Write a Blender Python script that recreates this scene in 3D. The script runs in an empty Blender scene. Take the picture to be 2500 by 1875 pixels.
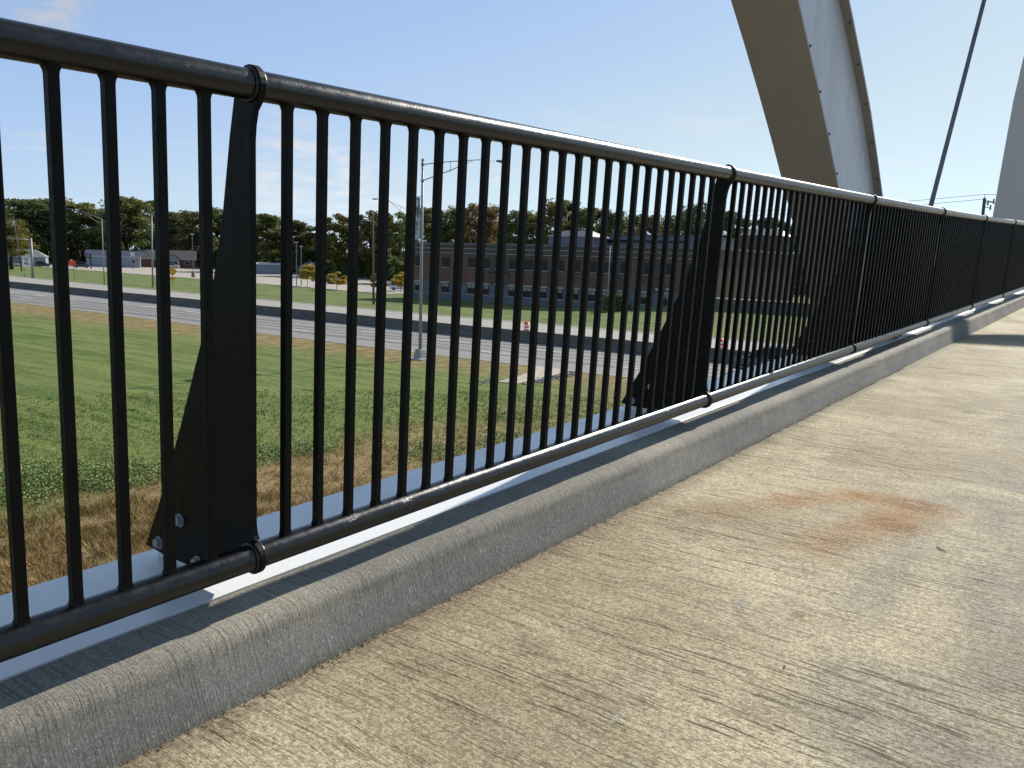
import bpy, bmesh, math, random
import numpy as np
from mathutils import Vector, Matrix, noise
random.seed(7); np.random.seed(7)
SC = bpy.context.scene; COL = SC.collection
HC = 7.2                                   # eye height above the road
# bridge frame (x along the railing, y outward, z up from the eye) -> world
MB_ = Matrix(((0.99961632, -0.00062540, -0.02769163, 0), (0, 0.99974507, -0.02257883, 0), (0.02769869, 0.02257017, 0.99936148, HC), (0, 0, 0, 1)))

# ------------------------------------------------------------------ nodes
class NT:
    def __init__(s, name, rough=.6, spec=.4, metal=0.0):
        s.m = bpy.data.materials.new(name); s.m.use_nodes = True; s.t = s.m.node_tree
        s.b = s.t.nodes['Principled BSDF']; s.out = s.t.nodes['Material Output']
        s.b.inputs['Roughness'].default_value = rough; s.b.inputs['Metallic'].default_value = metal
        s.b.inputs['Specular IOR Level'].default_value = spec
    def n(s, typ, **kw):
        nd = s.t.nodes.new(typ)
        for k, v in kw.items(): setattr(nd, k, v)
        return nd
    def put(s, sock, v):
        if isinstance(v, bpy.types.NodeSocket): s.t.links.new(v, sock)
        elif v is not None:
            if hasattr(sock.default_value, '__len__') and not hasattr(v, '__len__'): v = (v,)*len(sock.default_value)
            if hasattr(v, '__len__') and len(v) == 3 and len(sock.default_value) == 4: v = (*v, 1)
            sock.default_value = v
    def coord(s, kind='Object'): return s.n('ShaderNodeTexCoord').outputs[kind]
    def pos(s): return s.n('ShaderNodeNewGeometry').outputs['Position']
    def map(s, v, scale=(1, 1, 1), loc=(0, 0, 0), rot=(0, 0, 0)):
        nd = s.n('ShaderNodeMapping'); s.put(nd.inputs[0], v); nd.inputs['Scale'].default_value = scale
        nd.inputs['Location'].default_value = loc; nd.inputs['Rotation'].default_value = rot; return nd.outputs[0]
    def noise(s, v, scale, detail=3, rough=.55, dist=0, col=False):
        nd = s.n('ShaderNodeTexNoise'); s.put(nd.inputs['Vector'], v); s.put(nd.inputs['Scale'], scale)
        nd.inputs['Detail'].default_value = detail; nd.inputs['Roughness'].default_value = rough; nd.inputs['Distortion'].default_value = dist
        return nd.outputs[1 if col else 0]
    def ramp(s, f, a, b, lo=0.0, hi=1.0, smooth=True):
        nd = s.n('ShaderNodeMapRange'); nd.interpolation_type = 'SMOOTHSTEP' if smooth else 'LINEAR'
        s.put(nd.inputs[0], f); s.put(nd.inputs[1], a); s.put(nd.inputs[2], b); s.put(nd.inputs[3], lo); s.put(nd.inputs[4], hi); return nd.outputs[0]
    def math(s, op, a, b=None, c=None, clamp=False):
        nd = s.n('ShaderNodeMath', operation=op, use_clamp=clamp); s.put(nd.inputs[0], a)
        if b is not None: s.put(nd.inputs[1], b)
        if c is not None: s.put(nd.inputs[2], c)
        return nd.outputs[0]
    def vm(s, op, a, b=None, scale=None, out=0):
        nd = s.n('ShaderNodeVectorMath', operation=op); s.put(nd.inputs[0], a)
        if b is not None: s.put(nd.inputs[1], b)
        if scale is not None: s.put(nd.inputs['Scale'], scale)
        return nd.outputs[out]
    def mix(s, f, a, b, mode='MIX'):
        nd = s.n('ShaderNodeMix', data_type='RGBA', blend_type=mode); nd.clamp_factor = True
        s.put(nd.inputs[0], f); s.put(nd.inputs[6], a); s.put(nd.inputs[7], b); return nd.outputs[2]
    def sep(s, v): nd = s.n('ShaderNodeSeparateXYZ'); s.put(nd.inputs[0], v); return nd.outputs
    def bump(s, h, strength=.5, dist=.01, prev=None):
        nd = s.n('ShaderNodeBump'); s.put(nd.inputs['Height'], h); nd.inputs['Strength'].default_value = strength
        nd.inputs['Distance'].default_value = dist
        if prev is not None: s.put(nd.inputs['Normal'], prev)
        return nd.outputs[0]
    def color(s, c): s.put(s.b.inputs['Base Color'], c); return s
    def rough(s, v): s.put(s.b.inputs['Roughness'], v); return s
    def normal(s, v): s.put(s.b.inputs['Normal'], v); return s

def simple(name, c, rough=.6, metal=0, var=.12, scale=3.0, bump=0, spec=.4):
    """flat colour broken up by noise"""
    N = NT(name, rough, spec, metal); v = N.pos()
    f = N.ramp(N.noise(v, scale, 4), .3, .7)
    a = tuple(x*(1-var) for x in c); b = tuple(min(1, x*(1+var)) for x in c)
    N.color(N.mix(f, a, b)); N.rough(N.ramp(N.noise(v, scale*2.3, 3), .3, .7, rough*.85, min(1, rough*1.15)))
    if bump: N.normal(N.bump(N.noise(v, scale*12, 3), bump, .01))
    return N.m

# ------------------------------------------------------------------ mesh helpers
class MB:
    def __init__(s): s.v = []; s.f = []
    def box(s, x0, x1, y0, y1, z0, z1):
        k = len(s.v); s.v += [(x0,y0,z0),(x1,y0,z0),(x1,y1,z0),(x0,y1,z0),(x0,y0,z1),(x1,y0,z1),(x1,y1,z1),(x0,y1,z1)]
        s.f += [(k,k+3,k+2,k+1),(k+4,k+5,k+6,k+7),(k,k+1,k+5,k+4),(k+1,k+2,k+6,k+5),(k+2,k+3,k+7,k+6),(k+3,k,k+4,k+7)]; return s
    def rings(s, rings, closed_ends=True, loop=False):
        k = len(s.v); n = len(rings[0])
        for r in rings: s.v += [tuple(p) for p in r]
        m = len(rings)
        for i in range(m if loop else m-1):
            a = k+i*n; b = k+((i+1) % m)*n
            for j in range(n): s.f.append((a+j, a+(j+1) % n, b+(j+1) % n, b+j))
        if closed_ends and not loop:
            s.f.append(tuple(range(k+n-1, k-1, -1))); s.f.append(tuple(range(k+(m-1)*n, k+m*n)))
        return s
    def tube(s, pts, r, n=12, caps=True):
        pts = [Vector(p) for p in pts]; rr = r if hasattr(r, '__len__') else [r]*len(pts); rings = []; up = None
        for i, p in enumerate(pts):
            d = (pts[min(i+1, len(pts)-1)]-pts[max(i-1, 0)]).normalized()
            if up is None: up = Vector((0,0,1)) if abs(d.z) < .9 else Vector((1,0,0))
            a = d.cross(up).normalized(); b = a.cross(d).normalized(); up = b
            rings.append([p+(a*math.cos(t)+b*math.sin(t))*rr[i] for t in [2*math.pi*j/n for j in range(n)]])
        return s.rings(rings, caps)
    def prism(s, poly, f0, f1):
        """poly: list of 2-tuples, f0/f1 map (u,v)->xyz for both faces"""
        k = len(s.v); n = len(poly); s.v += [f0(*p) for p in poly]+[f1(*p) for p in poly]
        s.f.append(tuple(range(k+n-1, k-1, -1))); s.f.append(tuple(range(k+n, k+2*n)))
        for j in range(n): s.f.append((k+j, k+(j+1) % n, k+n+(j+1) % n, k+n+j))
        return s
    def quad(s, a, b, c, d): k = len(s.v); s.v += [tuple(a),tuple(b),tuple(c),tuple(d)]; s.f.append((k,k+1,k+2,k+3)); return s
    def build(s, name, mat, parent=None, smooth=False, bevel=0, fix=True):
        me = bpy.data.meshes.new(name); me.from_pydata(s.v, [], s.f)
        if fix:
            bm = bmesh.new(); bm.from_mesh(me); bmesh.ops.recalc_face_normals(bm, faces=bm.faces); bm.to_mesh(me); bm.free()
        me.materials.append(mat)
        if smooth: me.shade_smooth()
        o = bpy.data.objects.new(name, me); COL.objects.link(o)
        if parent is not None: o.parent = parent
        if bevel:
            md = o.modifiers.new('bevel', 'BEVEL'); md.width = bevel; md.segments = 2; md.limit_method = 'ANGLE'
        return o

def tag(o, label=None, cat=None, group=None, kind=None):
    for k, v in (('label', label), ('category', cat), ('group', group), ('kind', kind)):
        if v: o[k] = v
    return o
def empty(name, loc=(0,0,0), rz=0, mat=None):
    o = bpy.data.objects.new(name, None); COL.objects.link(o); o.empty_display_size = .3
    if mat is not None: o.matrix_world = mat
    else: o.location = loc; o.rotation_euler = (0, 0, rz)
    return o
def bulk(name, V, nper, mat, parent=None):
    """V: (faces*nper,3) numpy array, every face on its own vertices"""
    n = len(V)//nper; me = bpy.data.meshes.new(name); me.vertices.add(len(V)); me.vertices.foreach_set('co', V.astype(np.float32).ravel())
    me.loops.add(len(V)); me.loops.foreach_set('vertex_index', np.arange(len(V), dtype=np.int32))
    me.polygons.add(n); me.polygons.foreach_set('loop_start', np.arange(n, dtype=np.int32)*nper)
    me.polygons.foreach_set('loop_total', np.full(n, nper, dtype=np.int32)); me.update(calc_edges=True); me.materials.append(mat)
    o = bpy.data.objects.new(name, me); COL.objects.link(o)
    if parent is not None: o.parent = parent
    return o
def text(name, body, size, mat, parent, loc, rot, ext=.004):
    c = bpy.data.curves.new(name, 'FONT'); c.body = body; c.size = size; c.extrude = ext; c.align_x = 'CENTER'; c.align_y = 'CENTER'; c.offset = size*.018
    t = bpy.data.objects.new(name, c); COL.objects.link(t); bpy.context.view_layer.update()
    me = bpy.data.meshes.new_from_object(t.evaluated_get(bpy.context.evaluated_depsgraph_get())); bpy.data.objects.remove(t)
    me.materials.clear(); me.materials.append(mat); o = bpy.data.objects.new(name, me); COL.objects.link(o); o.parent = parent
    o.location = loc; o.rotation_euler = rot; return o

# ------------------------------------------------------------------ sky, sun, camera
SE, SA = math.radians(31), math.radians(-1.8)
SUN = (MB_.to_3x3() @ Vector((math.cos(SE)*math.cos(SA), math.cos(SE)*math.sin(SA), math.sin(SE)))).normalized()
el = math.asin(SUN.z); az = math.atan2(SUN.y, SUN.x)
W = bpy.data.worlds.new('World'); SC.world = W; W.use_nodes = True; wt = W.node_tree; bg = wt.nodes['Background']
class WN(NT):
    def __init__(s): s.t = wt
N = WN(); sky = N.n('ShaderNodeTexSky'); sky.sky_type = 'NISHITA'; sky.sun_disc = False; sky.sun_elevation = el; sky.sun_rotation = math.pi/2-az
sky.air_density = 1.0; sky.dust_density = .35; sky.ozone_density = 1.6; sky.altitude = 240
g = N.coord('Generated'); s3 = N.sep(g)
# thin fair-weather cloud wisps low over the trees and one small puff
cv = N.map(g, (1, 1, 5.5)); cn = N.noise(cv, 5.2, 6, .62, .25); cm = N.ramp(cn, .50, .74)
cm = N.math('MULTIPLY', cm, N.math('MULTIPLY', N.ramp(s3[2], .02, .06), N.ramp(s3[2], .20, .10)))
def spot(d, r0, r1):
    d = Vector(d).normalized(); return N.ramp(N.vm('DISTANCE', N.vm('ADD', g, N.vm('SCALE', N.vm('SUBTRACT', N.noise(g, 22, 4, col=True), (.5,.5,.5)), scale=.06)), tuple(d), out=1), r0, r1, 1, 0)
puff = N.math('MULTIPLY', N.ramp(N.noise(N.map(g, (1,1,2.4)), 30, 5), .38, .62), spot((.428,.873,.240), .012, .05))
low = N.math('MULTIPLY', N.ramp(N.noise(N.map(g, (1,1,4)), 14, 5), .40, .66), spot((.652,.752,.092), .02, .10))
cl = N.math('MAXIMUM', N.math('MULTIPLY', cm, .65), N.math('MAXIMUM', N.math('MULTIPLY', puff, .8), N.math('MULTIPLY', low, .85)))
bw = N.n('ShaderNodeRGBToBW'); N.put(bw.inputs[0], sky.outputs[0]); EXP = 1.32; ST = .105
yl = N.math('MULTIPLY', N.math('POWER', N.math('MULTIPLY', bw.outputs[0], ST), .577), .865); tint = N.mix(N.ramp(yl, .48, .80), (.706, 1.033, 1.61), (.83, 1.036, 1.18))
skyc = N.vm('SCALE', tint, scale=N.math('DIVIDE', yl, ST*EXP)); cc = N.vm('SCALE', (.99, 1.0, 1.02), scale=N.math('DIVIDE', N.math('MINIMUM', N.math('MULTIPLY', yl, 1.22), .93), ST*EXP))
N.put(bg.inputs['Color'], N.mix(cl, skyc, cc)); bg.inputs['Strength'].default_value = ST
L = bpy.data.lights.new('sun', 'SUN'); L.energy = 5.0; L.angle = math.radians(.53); L.color = (1, .945, .86)
lo = bpy.data.objects.new('sun', L); COL.objects.link(lo); lo.rotation_euler = (-SUN).to_track_quat('-Z', 'Y').to_euler(); lo.location = (40, 0, 40)
cam = bpy.data.cameras.new('camera'); co = bpy.data.objects.new('camera', cam); COL.objects.link(co); SC.camera = co
R_ = Vector((0.5884846715, -0.8079634062, 0.0296803898)); U_ = Vector((0.0996189001, 0.1088905388, 0.9890495060)); F_ = Vector((0.8023477215, 0.5790837458, -0.1445688388))
co.matrix_world = Matrix(((R_.x, U_.x, -F_.x, 0), (R_.y, U_.y, -F_.y, 0), (R_.z, U_.z, -F_.z, HC), (0,0,0,1)))
cam.sensor_width = 36; cam.lens = 2063.4/2500*36; cam.clip_start = .05; cam.clip_end = 6000
SC.view_settings.view_transform = 'Standard'; SC.view_settings.look = 'None'; SC.view_settings.exposure = .4; SC.view_settings.gamma = 1
SC.cycles.max_bounces = 6; SC.cycles.diffuse_bounces = 3; SC.cycles.transparent_max_bounces = 8

# ------------------------------------------------------------------ bridge materials (object coords = bridge frame)
def seg(N, p, a, b):                       # distance from p to a segment in the deck plane
    a = Vector((*a, 0)); b = Vector((*b, 0)); ab = b-a
    pa = N.vm('SUBTRACT', p, tuple(a)); h = N.math('DIVIDE', N.vm('DOT_PRODUCT', pa, tuple(ab), out=1), ab.length_squared, clamp=True)
    return N.vm('LENGTH', N.vm('SUBTRACT', pa, N.vm('SCALE', tuple(ab), scale=h)), out=1)
def concrete(name, deck):
    N = NT(name, .85, .3); o = N.coord(); flat = N.map(o, (1, 1, 0)); x = N.sep(o)
    wob = N.vm('SCALE', N.vm('SUBTRACT', N.noise(o, 1.6, 2, col=True), (.5,.5,.5)), scale=.10 if deck else .006)
    ow = N.vm('ADD', o, wob)
    if deck:                                # broom lines run across the path
        l1 = N.noise(N.map(ow, (92, 2.6, .01), rot=(0,0,.05)), 1, 5, .75); l2 = N.noise(N.map(ow, (52, 2.0, .01), loc=(3,7,0)), 1, 4, .7); l3 = N.noise(N.map(ow, (170, 28, .01), loc=(9,1,0)), 1, 3, .7)
    else:                                   # and over the top and down the face of the kerb
        l1 = N.noise(N.map(ow, (230, 3.4, 3.4)), 1, 5, .75); l2 = N.noise(N.map(ow, (125, 1.8, 1.8), loc=(3,7,0)), 1, 4, .7); l3 = N.noise(N.map(ow, (210, 45, 45), loc=(9,1,0)), 1, 3, .7)
    fine = N.noise(o, 240, 4, .7); mid = N.noise(o, 34, 4, .65); big = N.noise(N.map(o, (1, 1, 1)), .9, 4, .55, .4); big2 = N.noise(N.map(o, (.8, 1.7, 1), loc=(11,5,2)), 1.5, 4, .6, .3)
    grooves = N.math('ADD', N.math('MULTIPLY', N.ramp(l1, .39, .46, 1, 0), 1.1 if deck else .62), N.math('MULTIPLY', N.ramp(l2, .33, .39, 1, 0), 1.0 if deck else .32))
    grain = N.noise(o, 190, 3, .7); sand = N.noise(N.map(o, (1, .55, 1) if deck else (1, .7, .5)), 135, 3, .65)
    if deck:
        patch = N.ramp(N.noise(N.map(o, (1.1, .7, 1), loc=(4,2,1)), 1.1, 3, .6), .35, .7)   # how deep the broom bit in
        grooves = N.math('MULTIPLY', grooves, N.math('ADD', .35, N.math('MULTIPLY', patch, .8)))
        cream = (.55, .475, .33); tan = (.385, .32, .205); grey = (.29, .265, .215)
        c = N.mix(N.ramp(big, .36, .64), tan, cream)
        side = N.math('ADD', N.math('MULTIPLY', x[1], -.55), N.math('ADD', N.math('MULTIPLY', N.math('SUBTRACT', big2, .5), 1.6), .68), clamp=True)   # cooler, worn middle of the path
        c = N.mix(N.ramp(side, .15, .75, 0, .85), c, grey)
        c = N.mix(N.ramp(N.noise(N.map(o, (1.3, .55, 1), loc=(21,3,0)), 1.9, 4, .6, .5), .52, .70, 0, .75), c, (.60, .53, .37))
        c = N.mix(N.ramp(N.noise(N.map(o, (1.0, .8, 1), loc=(2,13,0)), 2.6, 4, .65, .6), .58, .74, 0, .75), c, (.20, .175, .125))
        # rust stains
        pn = N.vm('ADD', flat, N.vm('SCALE', N.vm('SUBTRACT', N.noise(flat, 6, 6, .75, col=True), (.5,.5,.5)), scale=.30))
        for a, b, r0, r1, k in [((3.98,1.17),(4.26,.97),.0,.19,.7), ((4.28,.95),(4.32,.64),.0,.17,.85), ((4.22,.66),(3.95,.73),.02,.24,.85), ((3.95,.73),(3.42,.90),.0,.22,.7),
                                ((3.83,1.56),(3.96,1.44),.0,.035,.7), ((4.72,.90),(4.76,.86),.0,.07,.5), ((2.78,.80),(2.72,.73),.0,.03,.7), ((3.5,1.45),(3.95,1.17),.0,.16,.42)]:
            f = N.math('MULTIPLY', N.ramp(seg(N, pn, a, b), r0, r1, 1, 0), N.ramp(N.noise(flat, 60, 4, .7), .25, .6, .55, 1))
            c = N.mix(N.math('MULTIPLY', f, k), c, N.mix(1, c, (.80, .52, .27), 'MULTIPLY'))
        # smooth grey skins of cement paste
        sm = N.ramp(N.noise(N.map(o, (1.2, 2.2, 1), loc=(7,9,0)), 3.4, 3, .6, .7),   .69, .73)
        c = N.mix(N.math('MULTIPLY', sm, .6), c, (.37, .355, .33)); grooves = N.math('MULTIPLY', grooves, N.math('SUBTRACT', 1, N.math('MULTIPLY', sm, .8)))
        c = N.mix(N.math('MULTIPLY', N.ramp(x[1], 1.60, 1.72), N.ramp(mid, .3, .6, .3, .8)), c, (.20, .165, .115))      # dirt washed to the kerb
        c = N.mix(N.math('MULTIPLY', grooves, .92), c, (.09, .07, .04))
        hb = N.math('ADD', N.math('MULTIPLY', l1, .9), N.math('ADD', N.math('MULTIPLY', N.math('SUBTRACT', 1, grooves), 1.1), N.math('ADD', N.math('MULTIPLY', fine, .35), N.math('MULTIPLY', l3, .4))))
        bs, bd = .75, .005
    else:
        c = N.mix(N.ramp(big, .35, .65), (.225, .222, .21), (.315, .305, .275)); c = N.mix(N.ramp(big2, .4, .65, 0, .6), c, (.185, .187, .182))
        c = N.mix(N.ramp(N.noise(N.map(o, (9, 1, 1)), 1, 3), .56, .75, 0, .35), c, (.36, .31, .23))
        c = N.mix(N.ramp(x[2], -1.20, -1.07), N.mix(.8, c, (.80, .84, .90), 'MULTIPLY'), N.mix(.8, c, (1.22, 1.17, 1.05), 'MULTIPLY')); c = N.mix(N.math('MULTIPLY', grooves, .7), c, (.085, .085, .08)); c = N.mix(N.ramp(l3, .60, .70, 0, .55), c, (.55, .54, .49))  # sunlit top painted warmer and lighter, shaded face painted bluer and darker
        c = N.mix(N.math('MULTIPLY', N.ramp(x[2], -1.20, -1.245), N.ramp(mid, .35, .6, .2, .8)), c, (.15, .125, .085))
        hb = N.math('ADD', l1, N.math('ADD', N.math('MULTIPLY', N.math('SUBTRACT', 1, grooves), .8), N.math('ADD', N.math('MULTIPLY', fine, .5), N.math('MULTIPLY', l3, .5)))); bs, bd = .8, .0045
    sk = .85 if deck else .35; c = N.mix(N.ramp(sand, .38, .62), N.mix(sk, c, (.58, .56, .52), 'MULTIPLY'), N.mix(sk, c, (1.26, 1.26, 1.24), 'MULTIPLY')); c = N.mix(N.ramp(l3, .60, .68, 0, .4), c, (.66, .60, .46) if deck else (.50, .49, .45))
    c = N.mix(N.ramp(fine, .32, .68, .0, 1), N.mix(.8, c, (.52, .50, .46), 'MULTIPLY'), N.mix(.8, c, (1.22, 1.22, 1.18), 'MULTIPLY')); c = N.mix(N.ramp(grain, .34, .41, .9, 0), c, (.10, .085, .06))
    N.color(c); N.normal(N.bump(hb, bs, bd)); return N.m
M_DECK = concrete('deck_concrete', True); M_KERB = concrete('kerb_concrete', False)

def black_paint(name, bumpk=.25, r0=.23, r1=.33, sp=.5):
    N = NT(name, .32, sp); o = N.coord(); p = N.pos()
    N.color(N.mix(N.ramp(N.noise(p, 9, 4), .4, .7), (.0035, .004, .004), (.006, .006, .0055)))
    scuff = N.math('MULTIPLY', N.ramp(N.noise(N.map(p, (1, 1, 1)), 7, 3), .58, .70), N.ramp(N.noise(N.map(p, (30, 60, 160), rot=(0,0,.3)), 1, 4, .7), .52, .62))
    N.rough(N.math('ADD', N.ramp(N.noise(p, 30, 4, .7), .3, .7, r0, r1), N.math('MULTIPLY', scuff, .1)))
    N.normal(N.bump(N.math('ADD', N.noise(p, 190, 3, .6), N.math('ADD', N.math('MULTIPLY', N.noise(p, 45, 3), .7), N.math('MULTIPLY', scuff, 1.4))), bumpk, .0016)); return N.m
M_BLACK = black_paint('black_rail_paint'); M_BLACK2 = black_paint('black_bar_paint', .25, .42, .55, .13)
def steel(name, c, rough, wav=.0, streak=.3):
    N = NT(name, rough, .5); o = N.coord(); p = N.pos()
    s = N.noise(N.map(p, (2.2, 2.2, .5)), 1.6, 5, .6, .6); d = tuple(x*.86 for x in c)
    cc = N.mix(N.ramp(s, .4, .7, 0, streak), c, d)
    cc = N.mix(N.ramp(N.noise(p, 90, 4, .75), .66, .74, 0, .35), cc, tuple(x*.45 for x in c)); N.color(cc)
    N.rough(N.ramp(s, .3, .7, rough*.8, rough*1.25))
    N.normal(N.bump(N.math('ADD', N.math('MULTIPLY', N.noise(N.map(p, (1, 1, .45)), 1.7, 3), wav), N.math('MULTIPLY', N.noise(p, 130, 2), .012)), .6, .06)); return N.m
M_FLANGE = steel('white_flange_paint', (.78, .78, .75), .30, .0, .15)
M_RIB = steel('arch_paint', (.50, .525, .56), .30, .75, .45)
M_RIBSHADE = steel('arch_shaded_paint', (.27, .26, .24), .45, .0, .3)  # arch paint again, with underside shade and warm ground bounce in its colour
M_RIBFAR = steel('arch_paint_far', (.50, .50, .49), .5, .0, .15)
M_GALV = simple('galvanised', (.27, .28, .29), .55, .25, .12, 8)
M_BOLT = simple('bolt_zinc', (.30, .315, .32), .5, .25, .2, 60)
M_CABLE = simple('hanger_steel', (.13, .16, .165), .5, .3, .15, 5)

BR = lambda x, y, z: (x, y, z)
def bend(x): t = max(0, x-5); return -.0007*t*t, .0004*t*t
def bobj(mb, name, mat, parent=None, **kw):
    """mesh given in the bridge frame; small bow of the bridge applied"""
    mb.v = [(x, y+bend(x)[0], z+bend(x)[1]) for x, y, z in mb.v]
    o = mb.build(name, mat, parent, **kw)
    if parent is None: o.matrix_world = MB_
    return o
XS = [-4+.1*i for i in range(0, 160)]+[12+.5*i for i in range(0, 70)]
def sweep(prof, xs=XS, closed=True, jit=0):
    mb = MB(); rings = []
    for x in xs: rings.append([(x, y+(jit*(noise.noise((x*3.1, i*.9, 5))) if jit else 0), z+(jit*noise.noise((x*3.7, i*.7, 9)) if jit else 0)) for i, (y, z) in enumerate(prof)])
    return mb.rings(rings)
# deck
mb = MB(); ys = [1.76, 1.72, 1.66, 1.5, 1.2, .8, .4, 0, -.5, -1, -1.6, -1.95]
for i in range(len(XS)-1):
    for j in range(len(ys)-1):
        P = [(XS[i], ys[j]), (XS[i+1], ys[j]), (XS[i+1], ys[j+1]), (XS[i], ys[j+1])]; mb.quad(*[(a, b, -1.24) for a, b in P])
deck = bobj(mb, 'path', M_DECK, fix=True); bmd = bmesh.new(); bmd.from_mesh(deck.data); bmesh.ops.remove_doubles(bmd, verts=bmd.verts, dist=.0005); bmesh.ops.recalc_face_normals(bmd, faces=bmd.faces); bmd.to_mesh(deck.data); bmd.free()
tag(deck, kind='structure')
# kerb
R0 = .05; kp = [(1.992, -1.30), (1.992, -1.070), (1.984, -1.065), (1.864, -1.063)]
for i in range(7):
    t = math.pi/2*i/6; kp.append((1.831-R0*math.sin(t)*.98, -1.063-R0*(1-math.cos(t))))
kp += [(1.774, -1.135), (1.757, -1.18), (1.742, -1.215), (1.729, -1.238), (1.722, -1.262), (1.80, -1.30)]
kxs = [-4+.04*i for i in range(0, 350)]+[10+.25*i for i in range(0, 148)]
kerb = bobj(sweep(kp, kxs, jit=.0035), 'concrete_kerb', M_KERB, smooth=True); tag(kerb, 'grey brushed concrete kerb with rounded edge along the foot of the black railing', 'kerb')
slab = sweep([(1.988, -1.31), (1.72, -1.31), (-1.95, -1.245), (-1.95, -1.50), (1.988, -1.50)], [-4, 0, 5, 10, 20, 30, 46]); o = bobj(slab, 'deck_slab', M_KERB); tag(o, kind='structure')
# kerb on the far side of the path, out of the photograph but part of the deck
# steel edge girder: top flange, web
gi = empty('edge_girder', mat=MB_); tag(gi, 'white painted steel edge girder whose top flange runs under the black railing', 'girder')
bobj(sweep([(2.000, -1.092), (2.469, -1.092), (2.469, -1.065), (2.000, -1.065)]), 'top_flange', M_FLANGE, gi, bevel=.002)
bobj(sweep([(2.22, -1.85), (2.245, -1.85), (2.245, -1.093), (2.22, -1.093)], [-4, 2, 8, 15, 25, 46]), 'web', M_FLANGE, gi)
bobj(sweep([(2.0, -1.88), (2.46, -1.88), (2.46, -1.852), (2.0, -1.852)], [-4, 2, 8, 15, 25, 46]), 'bottom_flange', M_FLANGE, gi)
o = bobj(sweep([(1.9905, -1.11), (2.001, -1.11), (2.001, -1.076), (1.9905, -1.076)]), 'joint_sealant', simple('sealant', (.025, .025, .026), .8, 0, .3, 40), gi)

# railing ------------------------------------------------------------------
rail = empty('metal_railing', mat=MB_); tag(rail, 'black painted steel railing with round rails and square balusters between finned posts, beside the path', 'railing')
YT, ZT, YB, ZB, RT = 1.855, .338, 1.8957, -.9297, .0378
xs_t = [-3.5+.15*i for i in range(0, 100)]+[11.5+.5*i for i in range(0, 45)]
mb = MB().tube([(x, YT, ZT) for x in xs_t], RT, 36); bobj(mb, 'top_rail', M_BLACK, rail, smooth=True)
mb = MB().tube([(x, YB, ZB) for x in xs_t], RT, 36); bobj(mb, 'bottom_rail', M_BLACK, rail, smooth=True)
def lerp(a, b, t): return a+(b-a)*t
Z0, Z1 = ZB+RT*.9, ZT-RT*.9; d_yz = Vector((0, YT-YB, ZT-ZB)).normalized(); nrm = Vector((0, -d_yz.z, d_yz.y))
def baluster(mb, x, w=.0245):
    """square bar with small weld flares at both rails"""
    def Y(z): return lerp(YB, YT, (z-ZB)/(ZT-ZB))
    rings = []
    for z, k in ((Z0-.006, 1.55), (Z0+.003, 1.3), (Z0+.009, 1.08), (Z0+.018, 1), (Z0+.4, 1), (Z1-.4, 1), (Z1-.018, 1), (Z1-.010, 1.12), (Z1-.003, 1.4), (Z1+.006, 1.7)):
        h = w/2; c = .0022; kx = k; ky = 1+(k-1)*.5; oct_ = [(-h, -h+c), (-h+c, -h), (h-c, -h), (h, -h+c), (h, h-c), (h-c, h), (-h+c, h), (-h, h-c)]
        rings.append([(x+a*kx, Y(z)+b*ky, z) for a, b in oct_])
    return mb.rings(rings)
bars = [1.4013-.122*k-(.007 if k == 1 else .004 if k == 2 else 0) for k in range(1, 25)]; posts = [1.41+3.12*j for j in range(-1, 11)]
for j in range(0, 10): bars += [1.41+3.12*j+.113+.122*i for i in range(24)]
jit = random.Random(3)
order = sorted(bars, key=lambda x: abs(x-.7)+(50 if x < .5 else 0)); near = set(order[:100]); rest = MB()
for x in sorted(bars):
    xx = x+jit.uniform(-.0012, .0012)
    if x in near: bobj(baluster(MB(), xx), 'baluster', M_BLACK2, rail)
    else: baluster(rest, xx)
o = bobj(rest, 'balusters', M_BLACK2, rail); tag(o, kind='stuff')
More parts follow.
